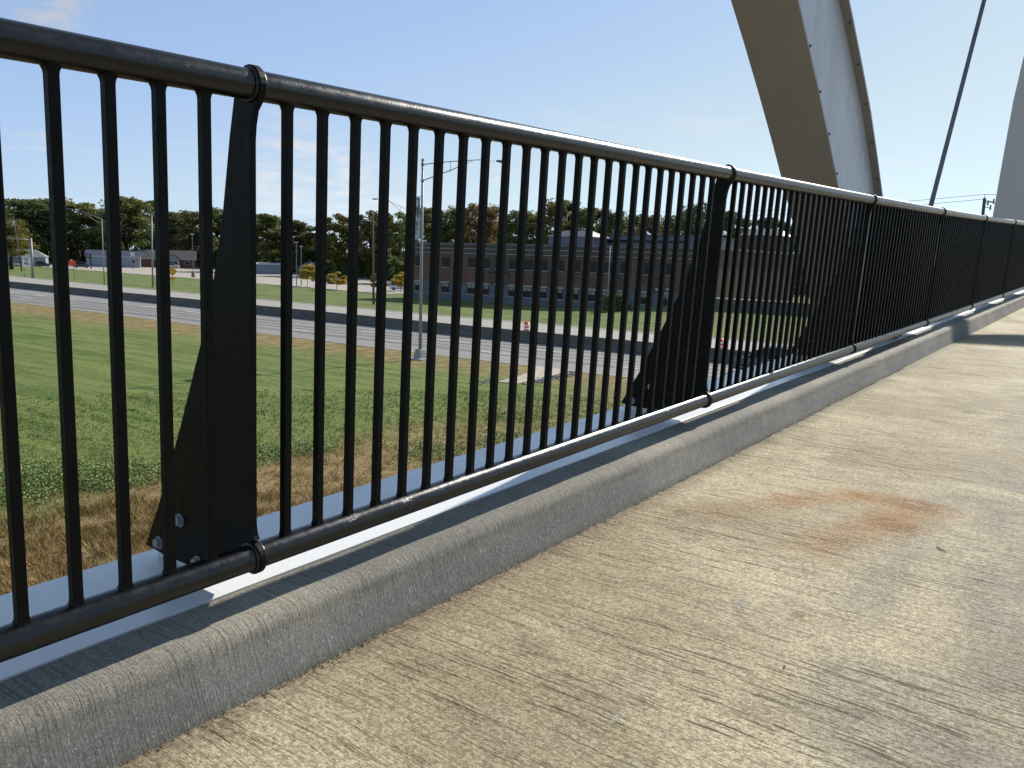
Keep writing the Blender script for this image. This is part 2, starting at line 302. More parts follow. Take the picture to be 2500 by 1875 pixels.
# posts: fin plates standing across the rail
def post_outline():
    P = [(1.9155, .31), (1.938, .216), (1.955, .13), (1.976, .025), (2.006, -.09), (2.040, -.20), (2.100, -.352), (2.212, -.602), (2.320, -.825), (2.430, -1.026), (2.335, -1.034), (2.02, -1.034)]
    r = .0485
    for i in range(0, 13):                               # collar round the bottom rail
        a = math.radians(-62-i*17); P.append((YB+r*math.cos(a), ZB+r*math.sin(a)))
    P += [(1.875, -.876), (1.884, -.862), (1.888, -.835), (1.876, -.45), (1.863, -.05), (1.855, .20), (1.850, .24), (1.840, .275), (1.824, .293)]
    for i in range(0, 14):
        a = math.radians(215-i*17.5); P.append((YT+r*math.cos(a), ZT+r*math.sin(a)))
    P.append((1.905, .345)); return P
PO = post_outline(); bolts = [(2.234, -.899), (2.352, -1.0), (2.15, -1.012), (2.05, -.93)]
for k, xp in enumerate(posts):
    t = .0095; mb = MB().prism(PO, lambda y, z: (xp-t, y, z), lambda y, z: (xp+t, y, z))
    po = bobj(mb, 'post', M_BLACK2, rail, bevel=.002)
    for cy, cz in ((YT, ZT), (YB, ZB)):                   # weld bead both sides of the collar
        for sx in (-1, 1):
            if k > 4: continue
            wb = MB().tube([(xp+sx*(t+.002), cy+(RT+.001)*math.cos(a), cz+(RT+.001)*math.sin(a)) for a in [2*math.pi*i/24 for i in range(25)]], [.0055+.0015*jit.random() for _ in range(25)], 6)
            bobj(wb, 'weld_bead', M_BLACK, po, smooth=True)
    for (by, bz) in bolts[:3]:
        b = MB(); rings = []
        for dx, r in ((0, .021), (-.003, .021)): rings.append([(xp-t+dx, by+r*math.cos(a), bz+r*math.sin(a)) for a in [math.pi/8*i for i in range(16)]])
        b.rings(rings); rot = jit.random()
        b.rings([[(xp-t+dx, by+r*math.cos(a+rot), bz+r*math.sin(a+rot)) for a in [math.pi/3*i for i in range(6)]] for dx, r in ((-.003, .0165), (-.014, .0165), (-.0165, .013))])
        bobj(b, 'bolt', M_BOLT, po)
    mb = MB().prism([(2.15, -1.064), (2.40, -1.064), (2.38, -1.02), (2.27, -.86), (2.18, -.86), (2.15, -.92)], lambda y, z: (xp+t+.001, y, z), lambda y, z: (xp+t+.017, y, z))
    bobj(mb, 'bracket', M_FLANGE, po)

# arch rib beside the railing ---------------------------------------------------
rib = empty('arch_rib', mat=MB_); tag(rib, 'big white steel box arch rib rising past the outside of the railing toward the viewer', 'arch rib')
YI, YO = 2.06, 2.48
th0 = math.radians(42.3); c0 = Vector((7.375, .436)); RR = 21.0
def ribpt(s, off=0):                        # s: metres along the soffit from c0, positive = up toward the viewer
    th = th0-s/RR; cx = c0.x-RR*(math.sin(th0)-math.sin(th)); cz = c0.y+RR*(math.cos(th)-math.cos(th0))
    n = Vector((math.sin(th), math.cos(th))); return Vector((cx, cz))+n*off
def thick(s): return max(.52, .865-.085*max(0, s)) if s > 0 else .865-.02*s
SS = [-9+.5*i for i in range(0, 61)]
mb = MB().rings([[(ribpt(s).x, YI+.012, ribpt(s).y), (ribpt(s).x, YO-.012, ribpt(s).y), (ribpt(s, thick(s)).x, YO-.012, ribpt(s, thick(s)).y), (ribpt(s, thick(s)).x, YI+.012, ribpt(s, thick(s)).y)] for s in SS])
mb.build('box_section', M_RIB, rib)
for nm, o0, o1, y0, y1, mt in (('soffit_plate', -.022, -.001, YI-.008, YO+.02, M_RIBSHADE), ('top_plate', None, None, YI-.055, YO+.05, M_RIBSHADE)):
    rings = []
    for s in SS:
        a, b = (o0, o1) if o0 is not None else (thick(s)+.001, thick(s)+.024)
        rings.append([(ribpt(s, a).x, y0, ribpt(s, a).y), (ribpt(s, a).x, y1, ribpt(s, a).y), (ribpt(s, b).x, y1, ribpt(s, b).y), (ribpt(s, b).x, y0, ribpt(s, b).y)])
    pl = MB().rings(rings).build(nm, mt, rib)
    for i in range(-2, 12):
        s = .42*i+.12; a = (o0-.0 if o0 is not None else thick(s)-.001); b = MB()
        yb = y0+.022
        if nm == 'soffit_plate': yb = YI-.004; a = .03
        q0 = ribpt(s, a); q1 = ribpt(s, a-.014); d = ribpt(s+.01, a)-ribpt(s-.01, a); d.normalize()
        b.prism([(math.cos(t)*.010, math.sin(t)*.010) for t in [math.pi/3*k for k in range(6)]], lambda u, v: (q0.x+d.x*u, yb+v, q0.y+d.y*u), lambda u, v: (q1.x+d.x*u, yb+v, q1.y+d.y*u))
        b.build('bolt', M_CABLE, pl)
# hanger rod
ha = empty('hanger_rod', mat=MB_); tag(ha, 'slim grey green steel hanger rod leaning above the railing between the two arch ribs', 'hanger')
A = Vector((10.30, 2.06, -1.03)); B = Vector((11.36, 2.06, .455)); dd = (Vector((13.30, 2.06, 3.20))-B).normalized()
MB().tube([B-dd*1.75, B+dd*12.5], .027, 16).build('rod', M_CABLE, ha, smooth=True)
MB().tube([B-dd*1.85, B-dd*1.25], .045, 16).build('socket', M_CABLE, ha, smooth=True)
# portal shaped rib that spans the path further on
rb = empty('portal_rib', mat=MB_); tag(rb, 'far grey white arch rib leaning over the path at the end of the railing', 'arch rib')
YC = -.1; PT = []
for hw, z in ((3.72, -5.2), (3.76, -1.2), (3.74, .9), (3.68, 2.4), (3.60, 4.2), (3.46, 5.7), (3.16, 7.2), (2.62, 8.6), (1.9, 9.55), (1.0, 10.02), (0, 10.12)): PT.append((hw, z))
full = [(YC+h, z) for h, z in PT]+[(YC-h, z) for h, z in PT[-2::-1]]
rings = []
for i, (y, z) in enumerate(full):
    a = Vector(full[max(i-1, 0)]); b = Vector(full[min(i+1, len(full)-1)]); d = (b-a).normalized(); nn = Vector((-d.y, d.x))     # outward left first
    if nn.dot(Vector((y-YC, z-3))) < 0: nn = -nn
    k = min(i, len(full)-1-i); wd = lerp(1.45, .85, min(1, max(0, (z-3)/6.2))); xo = 30.0
    if z > 9: xo = 29.95+.4*(1.55-y)+1.732*(z-9.68)
    p = Vector((y, z)); q = p-nn*wd; x0 = xo-.3; x1 = xo+.12
    rings.append([(x0, p.x, p.y), (x1, p.x, p.y), (x1, q.x, q.y), (x0, q.x, q.y)])
MB().rings(rings).build('box_section', M_RIBFAR, rb)

# grit, twig and pebbles on the path ------------------------------------------------
M_GRIT = simple('grit', (.16, .13, .09), .95, 0, .5, 80)
def pebble(mb, x, y, z, r, rng):
    k = len(mb.v); base = [(1,0,0),(-1,0,0),(0,1,0),(0,-1,0),(0,0,1),(0,0,-.6)]
    mb.v += [(x+a*r*rng.uniform(.6, 1.4), y+b*r*rng.uniform(.6, 1.4), z+c*r*rng.uniform(.4, .9)) for a, b, c in base]
    mb.f += [(k,k+2,k+4),(k+2,k+1,k+4),(k+1,k+3,k+4),(k+3,k,k+4),(k+2,k,k+5),(k+1,k+2,k+5),(k+3,k+1,k+5),(k,k+3,k+5)]
rng = random.Random(5); mb = MB()
for i in range(5200):
    x = rng.uniform(.2, 9); cl_ = noise.noise((x*2.3, 0, 0))*.5+.5
    if rng.random() > cl_*1.3: continue
    pebble(mb, x, 1.728-abs(rng.gauss(0, .011)), -1.2375, rng.uniform(.0010, .0034), rng)
for i in range(420): pebble(mb, rng.uniform(.5, 9), rng.uniform(-1.6, 1.66), -1.2385, rng.uniform(.0008, .0022), rng)
for i in range(260): pebble(mb, rng.uniform(.3, 7), rng.gauss(1.985, .007), -1.0640, rng.uniform(.0010, .0028), rng)
o = bobj(mb, 'grit', M_GRIT); tag(o, 'loose grit gathered along the foot of the concrete kerb', 'grit', kind='stuff')
mb = MB(); p0 = Vector((3.745, .505, -1.236)); mb.tube([p0, p0+Vector((-.02, -.018, .001)), p0+Vector((-.035, -.040, 0))], [.0022, .0025, .0016], 6)
o = bobj(mb, 'twig', simple('twig_bark', (.045, .030, .018), .9)); tag(o, 'short dark twig lying on the concrete path below the rust stain', 'twig')
for i, (x, y, r, lb) in enumerate([(2.345, .672, .0052, 'dark brown crumb lying on the concrete near the bottom of the picture'), (3.06, .95, .0032, 'tiny dark pebble between the rust stain and the kerb'), (2.16, .86, .003, 'tiny dark speck of gravel nearest the viewer on the concrete'), (6.9, .78, .006, 'small dark pebble on the far part of the path below the arch shadow')]):
    mb = MB(); pebble(mb, x, y, -1.2365, r, rng); pebble(mb, x+r*1.3, y+r*.6, -1.237, r*.6, rng); o = bobj(mb, 'pebble', M_GRIT); tag(o, lb, 'pebble', 'pebbles on the path')

# ------------------------------------------------------------------ ground
def sst(a, b, x): t = min(1, max(0, (x-a)/(b-a))); return t*t*(3-2*t)
def gz(x, y):
    ly = np.interp(y, [-40, 20, 40, 45, 50, 58, 66, 76, 84], [2.0, 1.9, 1.8, 1.7, 1.62, 1.1, .5, .12, 0])
    return sst(86, 108, x)*ly*(1 if x < 220 else max(0, 1-(x-220)/60))
def lawn_nodes(N):
    """lawn colour from the place itself: dry band by the bridge, green lawn, burnt kerbside strip, mower stripes"""
    p = N.pos(); s = N.sep(p)
    n1 = N.noise(p, .16, 4, .6); n2 = N.noise(p, .9, 4, .6); n3 = N.noise(p, 5, 3, .6)
    st = N.noise(N.map(p, (1.0, .07, 1), rot=(0,0,.06)), 1.1, 3, .5)
    green = N.mix(N.ramp(st, .38, .62), (.085, .14, .030), (.20, .245, .070)); green = N.mix(N.ramp(n1, .35, .65, 0, .6), green, (.20, .225, .065)); green = N.mix(N.ramp(n3, .45, .7, 0, .45), green, (.05, .095, .018))
    green = N.mix(N.ramp(n2, .56, .72, 0, .5), green, (.15, .16, .05))
    n4 = N.noise(N.map(p, (1, .45, 1), rot=(0,0,.5)), 7.5, 4, .7); n5 = N.noise(N.map(p, (1.6, .25, 1), rot=(0,0,.08)), 1.0, 4, .65)
    green = N.mix(N.ramp(n5, .54, .66, 0, .6), green, (.045, .085, .016)); green = N.mix(N.ramp(n4, .52, .68, 0, .65), green, (.31, .33, .12)); green = N.mix(N.ramp(n4, .44, .30, 0, .75), green, (.030, .055, .012))
    dry = N.mix(N.ramp(n3, .3, .7), (.26, .165, .07), (.16, .14, .05)); dry = N.mix(N.ramp(n2, .4, .65), dry, (.36, .26, .13))
    yy = N.math('ADD', s[1], N.math('MULTIPLY', N.math('SUBTRACT', n2, .5), 10)); yy = N.math('ADD', yy, N.math('MULTIPLY', N.math('SUBTRACT', n1, .5), 9))
    f1 = N.math('MULTIPLY', N.ramp(yy, 22.5, 26.5, 1, 0), N.ramp(s[0], 18, 34, 1, .42))
    xx = N.math('ADD', s[0], N.math('MULTIPLY', N.math('SUBTRACT', n2, .5), 5))
    f2 = N.math('MULTIPLY', N.ramp(xx, 39.5, 45, 0, .85), N.ramp(s[0], 60, 62, 1, 0))
    f3 = N.math('MULTIPLY', N.ramp(N.math('ADD', s[0], N.math('MULTIPLY', n2, 1.5)), 80.2, 82.4, .5, 0), N.ramp(s[0], 70, 72))
    f = N.math('MAXIMUM', f1, N.math('MAXIMUM', f2, f3)); return N.mix(f, green, dry), n3, s
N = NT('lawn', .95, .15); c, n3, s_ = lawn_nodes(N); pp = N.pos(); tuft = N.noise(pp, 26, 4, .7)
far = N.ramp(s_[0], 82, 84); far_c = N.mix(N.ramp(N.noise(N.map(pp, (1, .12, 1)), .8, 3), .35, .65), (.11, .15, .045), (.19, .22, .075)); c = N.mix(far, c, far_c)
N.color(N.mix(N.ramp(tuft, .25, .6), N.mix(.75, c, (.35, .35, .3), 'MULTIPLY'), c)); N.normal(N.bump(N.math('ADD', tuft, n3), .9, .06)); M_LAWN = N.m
mb = MB(); gx = [-600, -60, -10, 0, 8, 20, 35, 48, 82, 86, 90, 94, 98, 102, 106, 110, 118, 140, 180, 220, 250, 280, 500, 3500]; gy = [-2500, -120, -40, 0, 20, 35, 40, 43, 45, 47.5, 50, 54, 58, 62, 66, 71, 76, 80, 84, 120, 300, 700, 3500]
k = {}
for i, x in enumerate(gx):
    for j, y in enumerate(gy): k[i, j] = len(mb.v); mb.v.append((x, y, float(gz(x, y))))
for i in range(len(gx)-1):
    for j in range(len(gy)-1): mb.f.append((k[i, j], k[i+1, j], k[i+1, j+1], k[i, j+1]))
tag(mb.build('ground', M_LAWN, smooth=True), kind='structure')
# roads
def asphalt(name, a, b, tracks):
    N = NT(name, .85, .3); p = N.pos(); s = N.sep(p)
    c = N.mix(N.ramp(N.noise(N.map(p, (1, .12, 1)), 1.2, 4), .35, .65), a, b); c = N.mix(N.ramp(N.noise(p, 22, 4, .7), .3, .7, 0, .35), c, tuple(x*.7 for x in a))
    for xc, w in tracks:
        d = N.math('ABSOLUTE', N.math('SUBTRACT', N.math('ADD', s[0], N.math('MULTIPLY', N.noise(N.map(p, (1, .2, 1)), .5, 2), .5)), xc+.25))
        c = N.mix(N.math('MULTIPLY', N.ramp(d, w*.3, w, .85, 0), N.ramp(N.noise(N.map(p, (1, .08, 1)), 1.6, 3), .3, .6, .55, 1)), c, tuple(x*.42 for x in a))
    crk = N.n('ShaderNodeTexVoronoi', feature='DISTANCE_TO_EDGE'); N.put(crk.inputs['Vector'], N.vm('ADD', N.map(p, (.16, .11, 1)), N.vm('SCALE', N.noise(p, .5, 3, col=True), scale=.5))); crk.inputs['Scale'].default_value = 1.0
    c = N.mix(N.ramp(crk.outputs[0], .0, .010, .5, 0), c, (.05, .05, .05)); N.color(c); return N.m
M_ROAD = asphalt('road_near', (.215, .205, .19), (.26, .25, .23), ((52.0, .9), (54.3, .55), (56.2, .7), (58.5, .8)))
M_ROAD2 = asphalt('road_far', (.31, .29, .25), (.37, .35, .30), ((67.5, .5),))
M_LOT = asphalt('car_park', (.36, .32, .265), (.43, .385, .32), ()); M_PAINT = simple('road_paint', (.72, .71, .68), .7, 0, .2, 2)
M_CONC = simple('pale_concrete', (.44, .41, .35), .85, 0, .15, 1.5, .2)
def sheet(name, pts, z, mat, n=None, **kw):
    mb = MB(); k0 = len(mb.v); mb.v += [(x, y, z) for x, y in pts]; mb.f.append(tuple(range(len(pts)))); return tag(mb.build(name, mat), kind='structure')
sheet('road', [(47.9, -300), (60.9, -300), (60.9, 24), (61.5, 47), (63, 75), (65, 110), (68, 160), (73, 230), (90, 420), (70, 430), (51.5, 150), (50.3, 105), (49.2, 75), (48.1, 50), (47.9, 30)], .02, M_ROAD)
sheet('road', [(61.4, -300), (80.4, -300), (80.5, 40), (81.3, 72), (83.3, 108), (86, 150), (91, 200), (105, 300), (120, 430), (92, 430), (74, 230), (68.6, 160), (65.6, 110), (63.6, 75), (62.1, 47), (61.4, 24)], .024, M_ROAD2)
sheet('car_park', [(118, 118), (120.5, 129), (124, 145), (126.5, 166), (130.6, 194), (133.5, 218), (138, 250), (144, 300), (153, 340), (171, 343), (196, 335), (201, 298), (205, 269), (201, 249), (196, 225), (190, 190), (180, 160), (165, 140), (140, 118)], .02, M_LOT)
sheet('road', [(120, 392), (171, 346), (200, 338), (207, 300), (210, 268), (207, 245), (200, 215), (196, 185), (204, 183), (208, 214), (216, 245), (219, 268), (216, 304), (208, 345), (176, 354), (125, 402)], .028, M_ROAD2)
# dashed lane lines
mb = MB()
for line, (pts) in enumerate((((52.1, 34), (52.8, 52), (54.0, 78), (55.4, 112), (57.5, 150)), ((56.8, 34), (57.5, 56), (58.4, 78), (59.6, 104), (61.2, 145)))):
    ys_ = [p[1] for p in pts]; xs_ = [p[0] for p in pts]; y = -60+line*2.0
    while y < 170:
        X0 = np.interp(y, ys_, xs_); X1 = np.interp(y+3.4, ys_, xs_); mb.quad((X0, y, .03), (X0+.2, y, .03), (X1+.2, y+3.4, .03), (X1, y+3.4, .03)); y += 12.2 if line == 0 else 10.4
for pts, z in ((((60.3, -60), (60.3, 24), (60.9, 47), (62.4, 75), (64.3, 110), (67.2, 160)), .03), (((80.0, -60), (80.1, 40), (80.9, 72), (82.9, 108), (85.6, 150), (90.5, 200)), .034), (((62.2, -60), (62.2, 24), (62.9, 47), (64.4, 75), (66.4, 110), (69.4, 160)), .034)):
    for (xa, ya), (xb, yb) in zip(pts, pts[1:]): mb.quad((xa, ya, z), (xa+.12, ya, z), (xb+.12, yb, z), (xb, yb, z))
tag(mb.build('road_markings', M_PAINT), kind='structure')
# pale concrete edge of the far carriageway, low kerb of the near one
for nm, pts, w, h in (('road_kerb', ((47.75, -200), (47.75, 30), (48.0, 50), (49.05, 75), (50.15, 105), (51.3, 150)), .16, .035), ('road_kerb', ((80.5, -200), (80.6, 40), (81.4, 72), (83.4, 108), (86.1, 150), (91.1, 200), (105.1, 300)), .45, .08), ('car_park_kerb', ((117.6, 118), (120.1, 129), (123.6, 145), (126.1, 166), (130.2, 194), (133.1, 218), (137.6, 250), (143.6, 300), (152.6, 340)), .3, .12)):
    mb = MB()
    mb.rings([[(x, y, -.05), (x+w, y, -.05), (x+w, y, h), (x, y, h)] for x, y in pts]); tag(mb.build(nm, M_CONC), kind='structure')
# median barrier
N = NT('barrier_concrete', .85, .3); p = N.pos(); c = N.mix(N.ramp(N.noise(N.map(p, (1, .5, 1.2)), 1.1, 4), .3, .7), (.10, .097, .09), (.14, .132, .12)); c = N.mix(N.math('MULTIPLY', N.ramp(N.sep(p)[2], .22, .02), N.ramp(N.noise(p, 2.5, 4), .4, .6)), c, (.05, .045, .04)); N.color(c)
bp = ((60.95, -200), (60.95, 24), (61.55, 47), (63.1, 75), (65.1, 110), (68.1, 160), (73.2, 230), (90.5, 420)); mb = MB()
mb.rings([[(x-.02, y, 0), (x+.62, y, 0), (x+.62, y, .10), (x+.42, y, .34), (x+.36, y, 1.03), (x+.22, y, 1.03), (x+.16, y, .34), (x-.02, y, .10)] for x, y in bp])
tag(mb.build('median_barrier', N.m), 'long grey concrete median barrier between the two carriageways', 'barrier')
# concrete apron with riprap by the near road
ap = MB(); A_ = [(47.7, 33.0), (47.7, 29.6), (46.4, 29.6), (43.5, 28.7), (40.2, 28.6), (39.8, 29.8), (41.6, 30.2), (44.6, 30.9), (46.2, 31.6)]
ap.prism([(x, y) for x, y in A_], lambda x, y: (x, y, -.1), lambda x, y: (x, y, .05)); tag(ap.build('concrete_apron', simple('apron', (.37, .32, .25), .9, 0, .2, 1.3, .2)), 'small buff concrete drainage apron at the grass edge of the road', 'apron')
rng = random.Random(11); mb = MB(); M_STONE = simple('riprap', (.30, .29, .27), .9, 0, .5, 3)
for i in range(150):
    t = rng.random(); x = lerp(40.2, 47.4, t); y = lerp(28.1, 28.9, t)+rng.gauss(0, .28); pebble(mb, x, y, .04, rng.uniform(.05, .15), rng)
tag(mb.build('riprap', M_STONE), 'grey riprap stones lining the concrete apron', 'stones', kind='stuff')
mb = MB()
for i in range(120): t = rng.random(); pebble(mb, 39.4+rng.gauss(0, .6), 30.4+rng.gauss(0, .35), .02, rng.uniform(.03, .08), rng)
tag(mb.build('loose_stones', M_STONE), 'loose stones in the grass at the left end of the apron', 'stones', kind='stuff')

# grass blades in the part near the bridge -------------------------------------------
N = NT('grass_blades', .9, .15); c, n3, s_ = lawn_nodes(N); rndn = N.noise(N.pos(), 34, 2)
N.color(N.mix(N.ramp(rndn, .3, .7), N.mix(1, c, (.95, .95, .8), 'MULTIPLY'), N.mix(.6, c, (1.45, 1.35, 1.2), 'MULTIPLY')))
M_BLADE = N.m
def blades(n, reg, h0, h1, w, mat, name, fn=None, spread=.05, nb=3):
    r = np.random.RandomState(12); ang = r.uniform(math.radians(reg[0]), math.radians(reg[1]), n*2); u = r.rand(n*2)
    D = reg[2]*(reg[3]/reg[2])**u; x = D*np.cos(ang); y = D*np.sin(ang)
    keep = fn(x, y) if fn else np.ones(len(x), bool); x, y, D = x[keep][:n], y[keep][:n], D[keep][:n]; n = len(x)
    x = np.repeat(x, nb)+r.normal(0, spread, n*nb); y = np.repeat(y, nb)+r.normal(0, spread, n*nb); D = np.repeat(D, nb)
    h = r.uniform(h0, h1, n*nb)*(1+.02*(D-12)*0); a = r.uniform(0, 2*np.pi, n*nb); lean = r.uniform(.2, 1.1, n*nb)*h; la = r.uniform(0, 2*np.pi, n*nb); ww = w*(D/14)**.8*r.uniform(.6, 1.3, n*nb)
    V = np.zeros((n*nb, 3, 3)); V[:, 0] = np.stack([x-ww*np.cos(a), y-ww*np.sin(a), np.zeros_like(x)], 1); V[:, 1] = np.stack([x+ww*np.cos(a), y+ww*np.sin(a), np.zeros_like(x)], 1)
    V[:, 2] = np.stack([x+lean*np.cos(la), y+lean*np.sin(la), h], 1); return bulk(name, V.reshape(-1, 3), 3, mat)
rs = np.random.RandomState(4)
def clumpy(x, y):
    m = np.array([noise.noise((a*.9, b*.9, 0))+.5*noise.noise((a*3, b*3, 4)) for a, b in zip(x, y)]); return m > -.15
o = blades(30000, (24, 72, 13, 46), .05, .15, .006, M_BLADE, 'grass', lambda x, y: (x < 47)); tag(o, 'mown and dry grass on the bank below the bridge', 'grass', kind='stuff')
o = blades(16000, (40, 74, 13, 26), .12, .34, .007, M_BLADE, 'dry_grass', lambda x, y: (y+.8*np.sin(x*1.3)+.5*np.sin(x*3.1) < 24.2) & clumpy(x, y), .07); tag(o, 'long dry brown grass beside the bridge girder', 'grass', kind='stuff')
M_WEED = NT('weed_leaves', .7, .3); N = M_WEED; N.color(N.mix(N.ramp(N.noise(N.pos(), 14, 3), .3, .7), (.09, .15, .03), (.25, .30, .09))); M_WEED = N.m
def weeds(spots, name, lab):
    V = []; r = np.random.RandomState(3)
    for cx, cy, rx, ry, hh, n in spots:
        a = r.uniform(0, 2*np.pi, n); q = np.sqrt(r.rand(n)); x = cx+rx*q*np.cos(a)+r.normal(0, .2, n); y = cy+ry*q*np.sin(a)+r.normal(0, .2, n); z = hh*r.rand(n)*(1-q**2*.7)+.03
        s = r.uniform(.02, .05, n); t = r.uniform(0, 2*np.pi, n); ph = r.normal(0, .7, n)
        dx = np.stack([np.cos(t), np.sin(t), np.sin(ph)*.7], 1)*s[:, None]; dy = np.stack([-np.sin(t)*np.cos(ph), np.cos(t)*np.cos(ph), np.sin(ph)], 1)*s[:, None]*.7; c = np.stack([x, y, z], 1)
        V.append(np.stack([c-dx, c-dy, c+dx, c+dy], 1).reshape(-1, 3))
    o = bulk(name, np.concatenate(V), 4, M_WEED); return tag(o, lab, 'weeds', kind='stuff')
weeds([(11.3, 26.3, 1.9, 1.8, .5, 5200), (14.0, 25.3, 1.8, 1.5, .45, 4600), (12.6, 27.2, 1.6, 1.5, .4, 3200), (9.6, 27.4, 1.5, 1.5, .45, 3000)], 'weeds', 'leafy green weeds in a clump left of the first fin post')
weeds([(18.2, 24.6, 1.5, 1.2, .4, 3400), (20.4, 24.2, 1.3, 1.0, .3, 1900), (16.9, 23.6, 1.0, .8, .3, 1200)], 'weeds', 'leafy green weeds in a clump right of the first fin post')
weeds([(23.5, 20.5, 1.4, 1.2, .2, 1500), (27, 19.5, 1.6, 1.4, .2, 1500), (32, 22.5, 1.8, 1.2, .18, 1500)], 'weeds', 'low scattered weeds close to the girder near the second fin post')

# ------------------------------------------------------------------ building
def brickmat(name, a, b, sc=1.0):
    N = NT(name, .9, .2); p = N.pos(); s = N.sep(p); z = N.math('FRACT', N.math('MULTIPLY', s[2], 1/.2)); m = N.ramp(z, .0, .14, .35, 0)
    c = N.mix(N.ramp(N.noise(p, .35, 4), .35, .65), a, b); c = N.mix(N.ramp(N.noise(N.map(p, (4, 4, 14)), 1, 2), .3, .7, 0, .3), c, tuple(x*.6 for x in a)); N.color(N.mix(m, c, (.30, .28, .25))); return N.m
M_BRICK = brickmat('brown_brick', (.155, .088, .064), (.20, .115, .084)); M_BRICKD = brickmat('dark_brick', (.10, .078, .068), (.125, .096, .082)); M_STN = simple('grey_stone', (.13, .145, .175), .85, 0, .12, .8)
M_BAND = simple('pale_band', (.42, .39, .37), .8, 0, .1, 1); M_COP = simple('metal_coping', (.13, .13, .135), .5, .3, .1, 1); M_METAL = simple('grey_cladding', (.15, .165, .19), .55, .3, .1, 1.2)
N = NT('glass_dark', .15, .2); N.color((.012, .016, .02)); M_GLASS = N.m; M_FRAME = simple('window_frame', (.05, .05, .05), .5); M_BLIND = simple('window_blind', (.30, .27, .22), .8)
N = NT('seam_roof', .45, .4, .3); s = N.sep(N.pos()); w = N.math('FRACT', N.math('MULTIPLY', s[1], 1/.6)); N.color(N.mix(N.ramp(w, .0, .16, .7, 0), (.13, .128, .125), (.06, .06, .06))); M_SEAM = N.m
B = empty('office_building', (114, 76, 0)); tag(B, 'long two storey brown brick office building with flat roof behind the road', 'building')
def bb(name, x0, x1, y0, y1, z0, z1, mat, par=None, bevel=0):
    lx, ly = 114, 76; return MB().box(x0-lx, x1-lx, y0-ly, y1-ly, z0, z1).build(name, mat, par or B, bevel=bevel)
bb('wall', 114, 150, 47.9, 105, -.5, 9.55, M_BRICK)
bb('stone_base', 113.93, 113.998, 48, 105, -.5, 1.08, M_STN); bb('stone_course', 113.95, 113.998, 48, 105, 1.14, 3.1, M_STN); bb('sill_band', 113.88, 113.998, 48, 105, 1.085, 1.135, M_BAND)
for z in (8.12, 8.92): bb('band_course', 113.86, 113.998, 47.86, 105.02, z, z+.09, M_BAND)
bb('belt_course', 113.9, 113.998, 48, 105, 5.02, 5.14, M_COP); bb('upper_brick', 113.96, 113.997, 48, 105, 7.75, 8.1, M_BRICKD); bb('parapet_brick', 113.96, 113.997, 48, 105, 8.22, 9.5, M_BRICKD)
bb('coping', 113.8, 150.2, 47.7, 105.2, 9.55, 9.9, M_COP); bb('roof', 114.3, 149.8, 48.2, 104.7, 9.905, 9.95, M_COP)
for y in (100.4, 94.6, 84.1, 87.1, 75.2, 63.3, 56.6): bb('pilaster', 113.90, 113.959, y-.75, y+.75, 3.12, 7.74, M_BRICKD)
wins = [103.6, 97.3, 91.4, 88.5, 85.5, 82.65, 79.7, 76.7, 73.7, 70.7, 67.7, 64.8, 61.8, 58.6, 55.0, 51.6]
for y in wins:
    for z0, z1 in ((5.72, 7.5), (1.3, 2.95)):
        w = bb('window', 113.86, 113.945, y-.86, y+.86, z0, z1, M_FRAME)
        MB().box(113.845-114, 113.858-114, y-.78-76, y-.04-76, z0+.09, z1-.09).box(113.845-114, 113.858-114, y+.04-76, y+.78-76, z0+.09, z1-.09).build('pane', M_GLASS, w)
        if z0 < 2: MB().box(113.836-114, 113.843-114, y-.76-76, y-.06-76, z1-.62, z1-.1).box(113.836-114, 113.843-114, y+.06-76, y+.76-76, z1-.62, z1-.1).build('blind', M_BLIND, w); MB().box(113.80-114, 113.944-114, y-1.0-76, y+1.0-76, z1+.01, z1+.28).build('lintel', M_BAND, w)
        MB().box(113.78-114, 113.944-114, y-.95-76, y+.95-76, z0-.1, z0-.01).build('sill', M_BAND, w)
# receding end wing
wg = MB(); q = [(114.02, 47.86), (165, 54.1)]
wg.prism([(114.02, 47.86), (165, 53.9), (165, 70), (120, 60)], lambda x, y: (x-114, y-76, 0), lambda x, y: (x-114, y-76, 9.5)); wg.build('end_wing', brickmat('lit_brick', (.30, .215, .165), (.36, .26, .20)), B)  # the building's brick made lighter, grazing sunlight put into its colour
dw = Vector((51, 6.1, 0)).normalized(); nw = Vector((dw.y, -dw.x, 0))
for nm, z0, z1, off, mt in (('coping', 9.5, 9.92, .2, M_COP), ('band_course', 8.9, 8.99, .12, M_BAND), ('band_course', 8.12, 8.2, .12, M_BAND), ('belt_course', 5.0, 5.35, .06, M_BRICKD)):
    a = Vector((114.05, 47.84, 0)); b = Vector((165, 53.9, 0)); mb = MB(); P = [a, b, b+nw*off, a+nw*off]; mb.prism([(v.x, v.y) for v in P], lambda x, y: (x-114, y-76, z0), lambda x, y: (x-114, y-76, z1)); mb.build(nm, mt, B)
for t in (7, 9.6, 12.2, 24, 27, 30, 40):
    a = Vector((114.05, 47.84, 0))+dw*t; P = [a, a+dw*1.7, a+dw*1.7+nw*.08, a+nw*.08]; mb = MB(); mb.prism([(v.x, v.y) for v in P], lambda x, y: (x-114, y-76, 5.6), lambda x, y: (x-114, y-76, 7.6)); w = mb.build('window', M_GLASS, B)
    P = [a-dw*.1, a+dw*1.8, a+dw*1.8+nw*.2, a-dw*.1+nw*.2]; mb = MB(); mb.prism([(v.x, v.y) for v in P], lambda x, y: (x-114, y-76, 5.45), lambda x, y: (x-114, y-76, 5.59)); mb.build('sill', M_BAND, w)
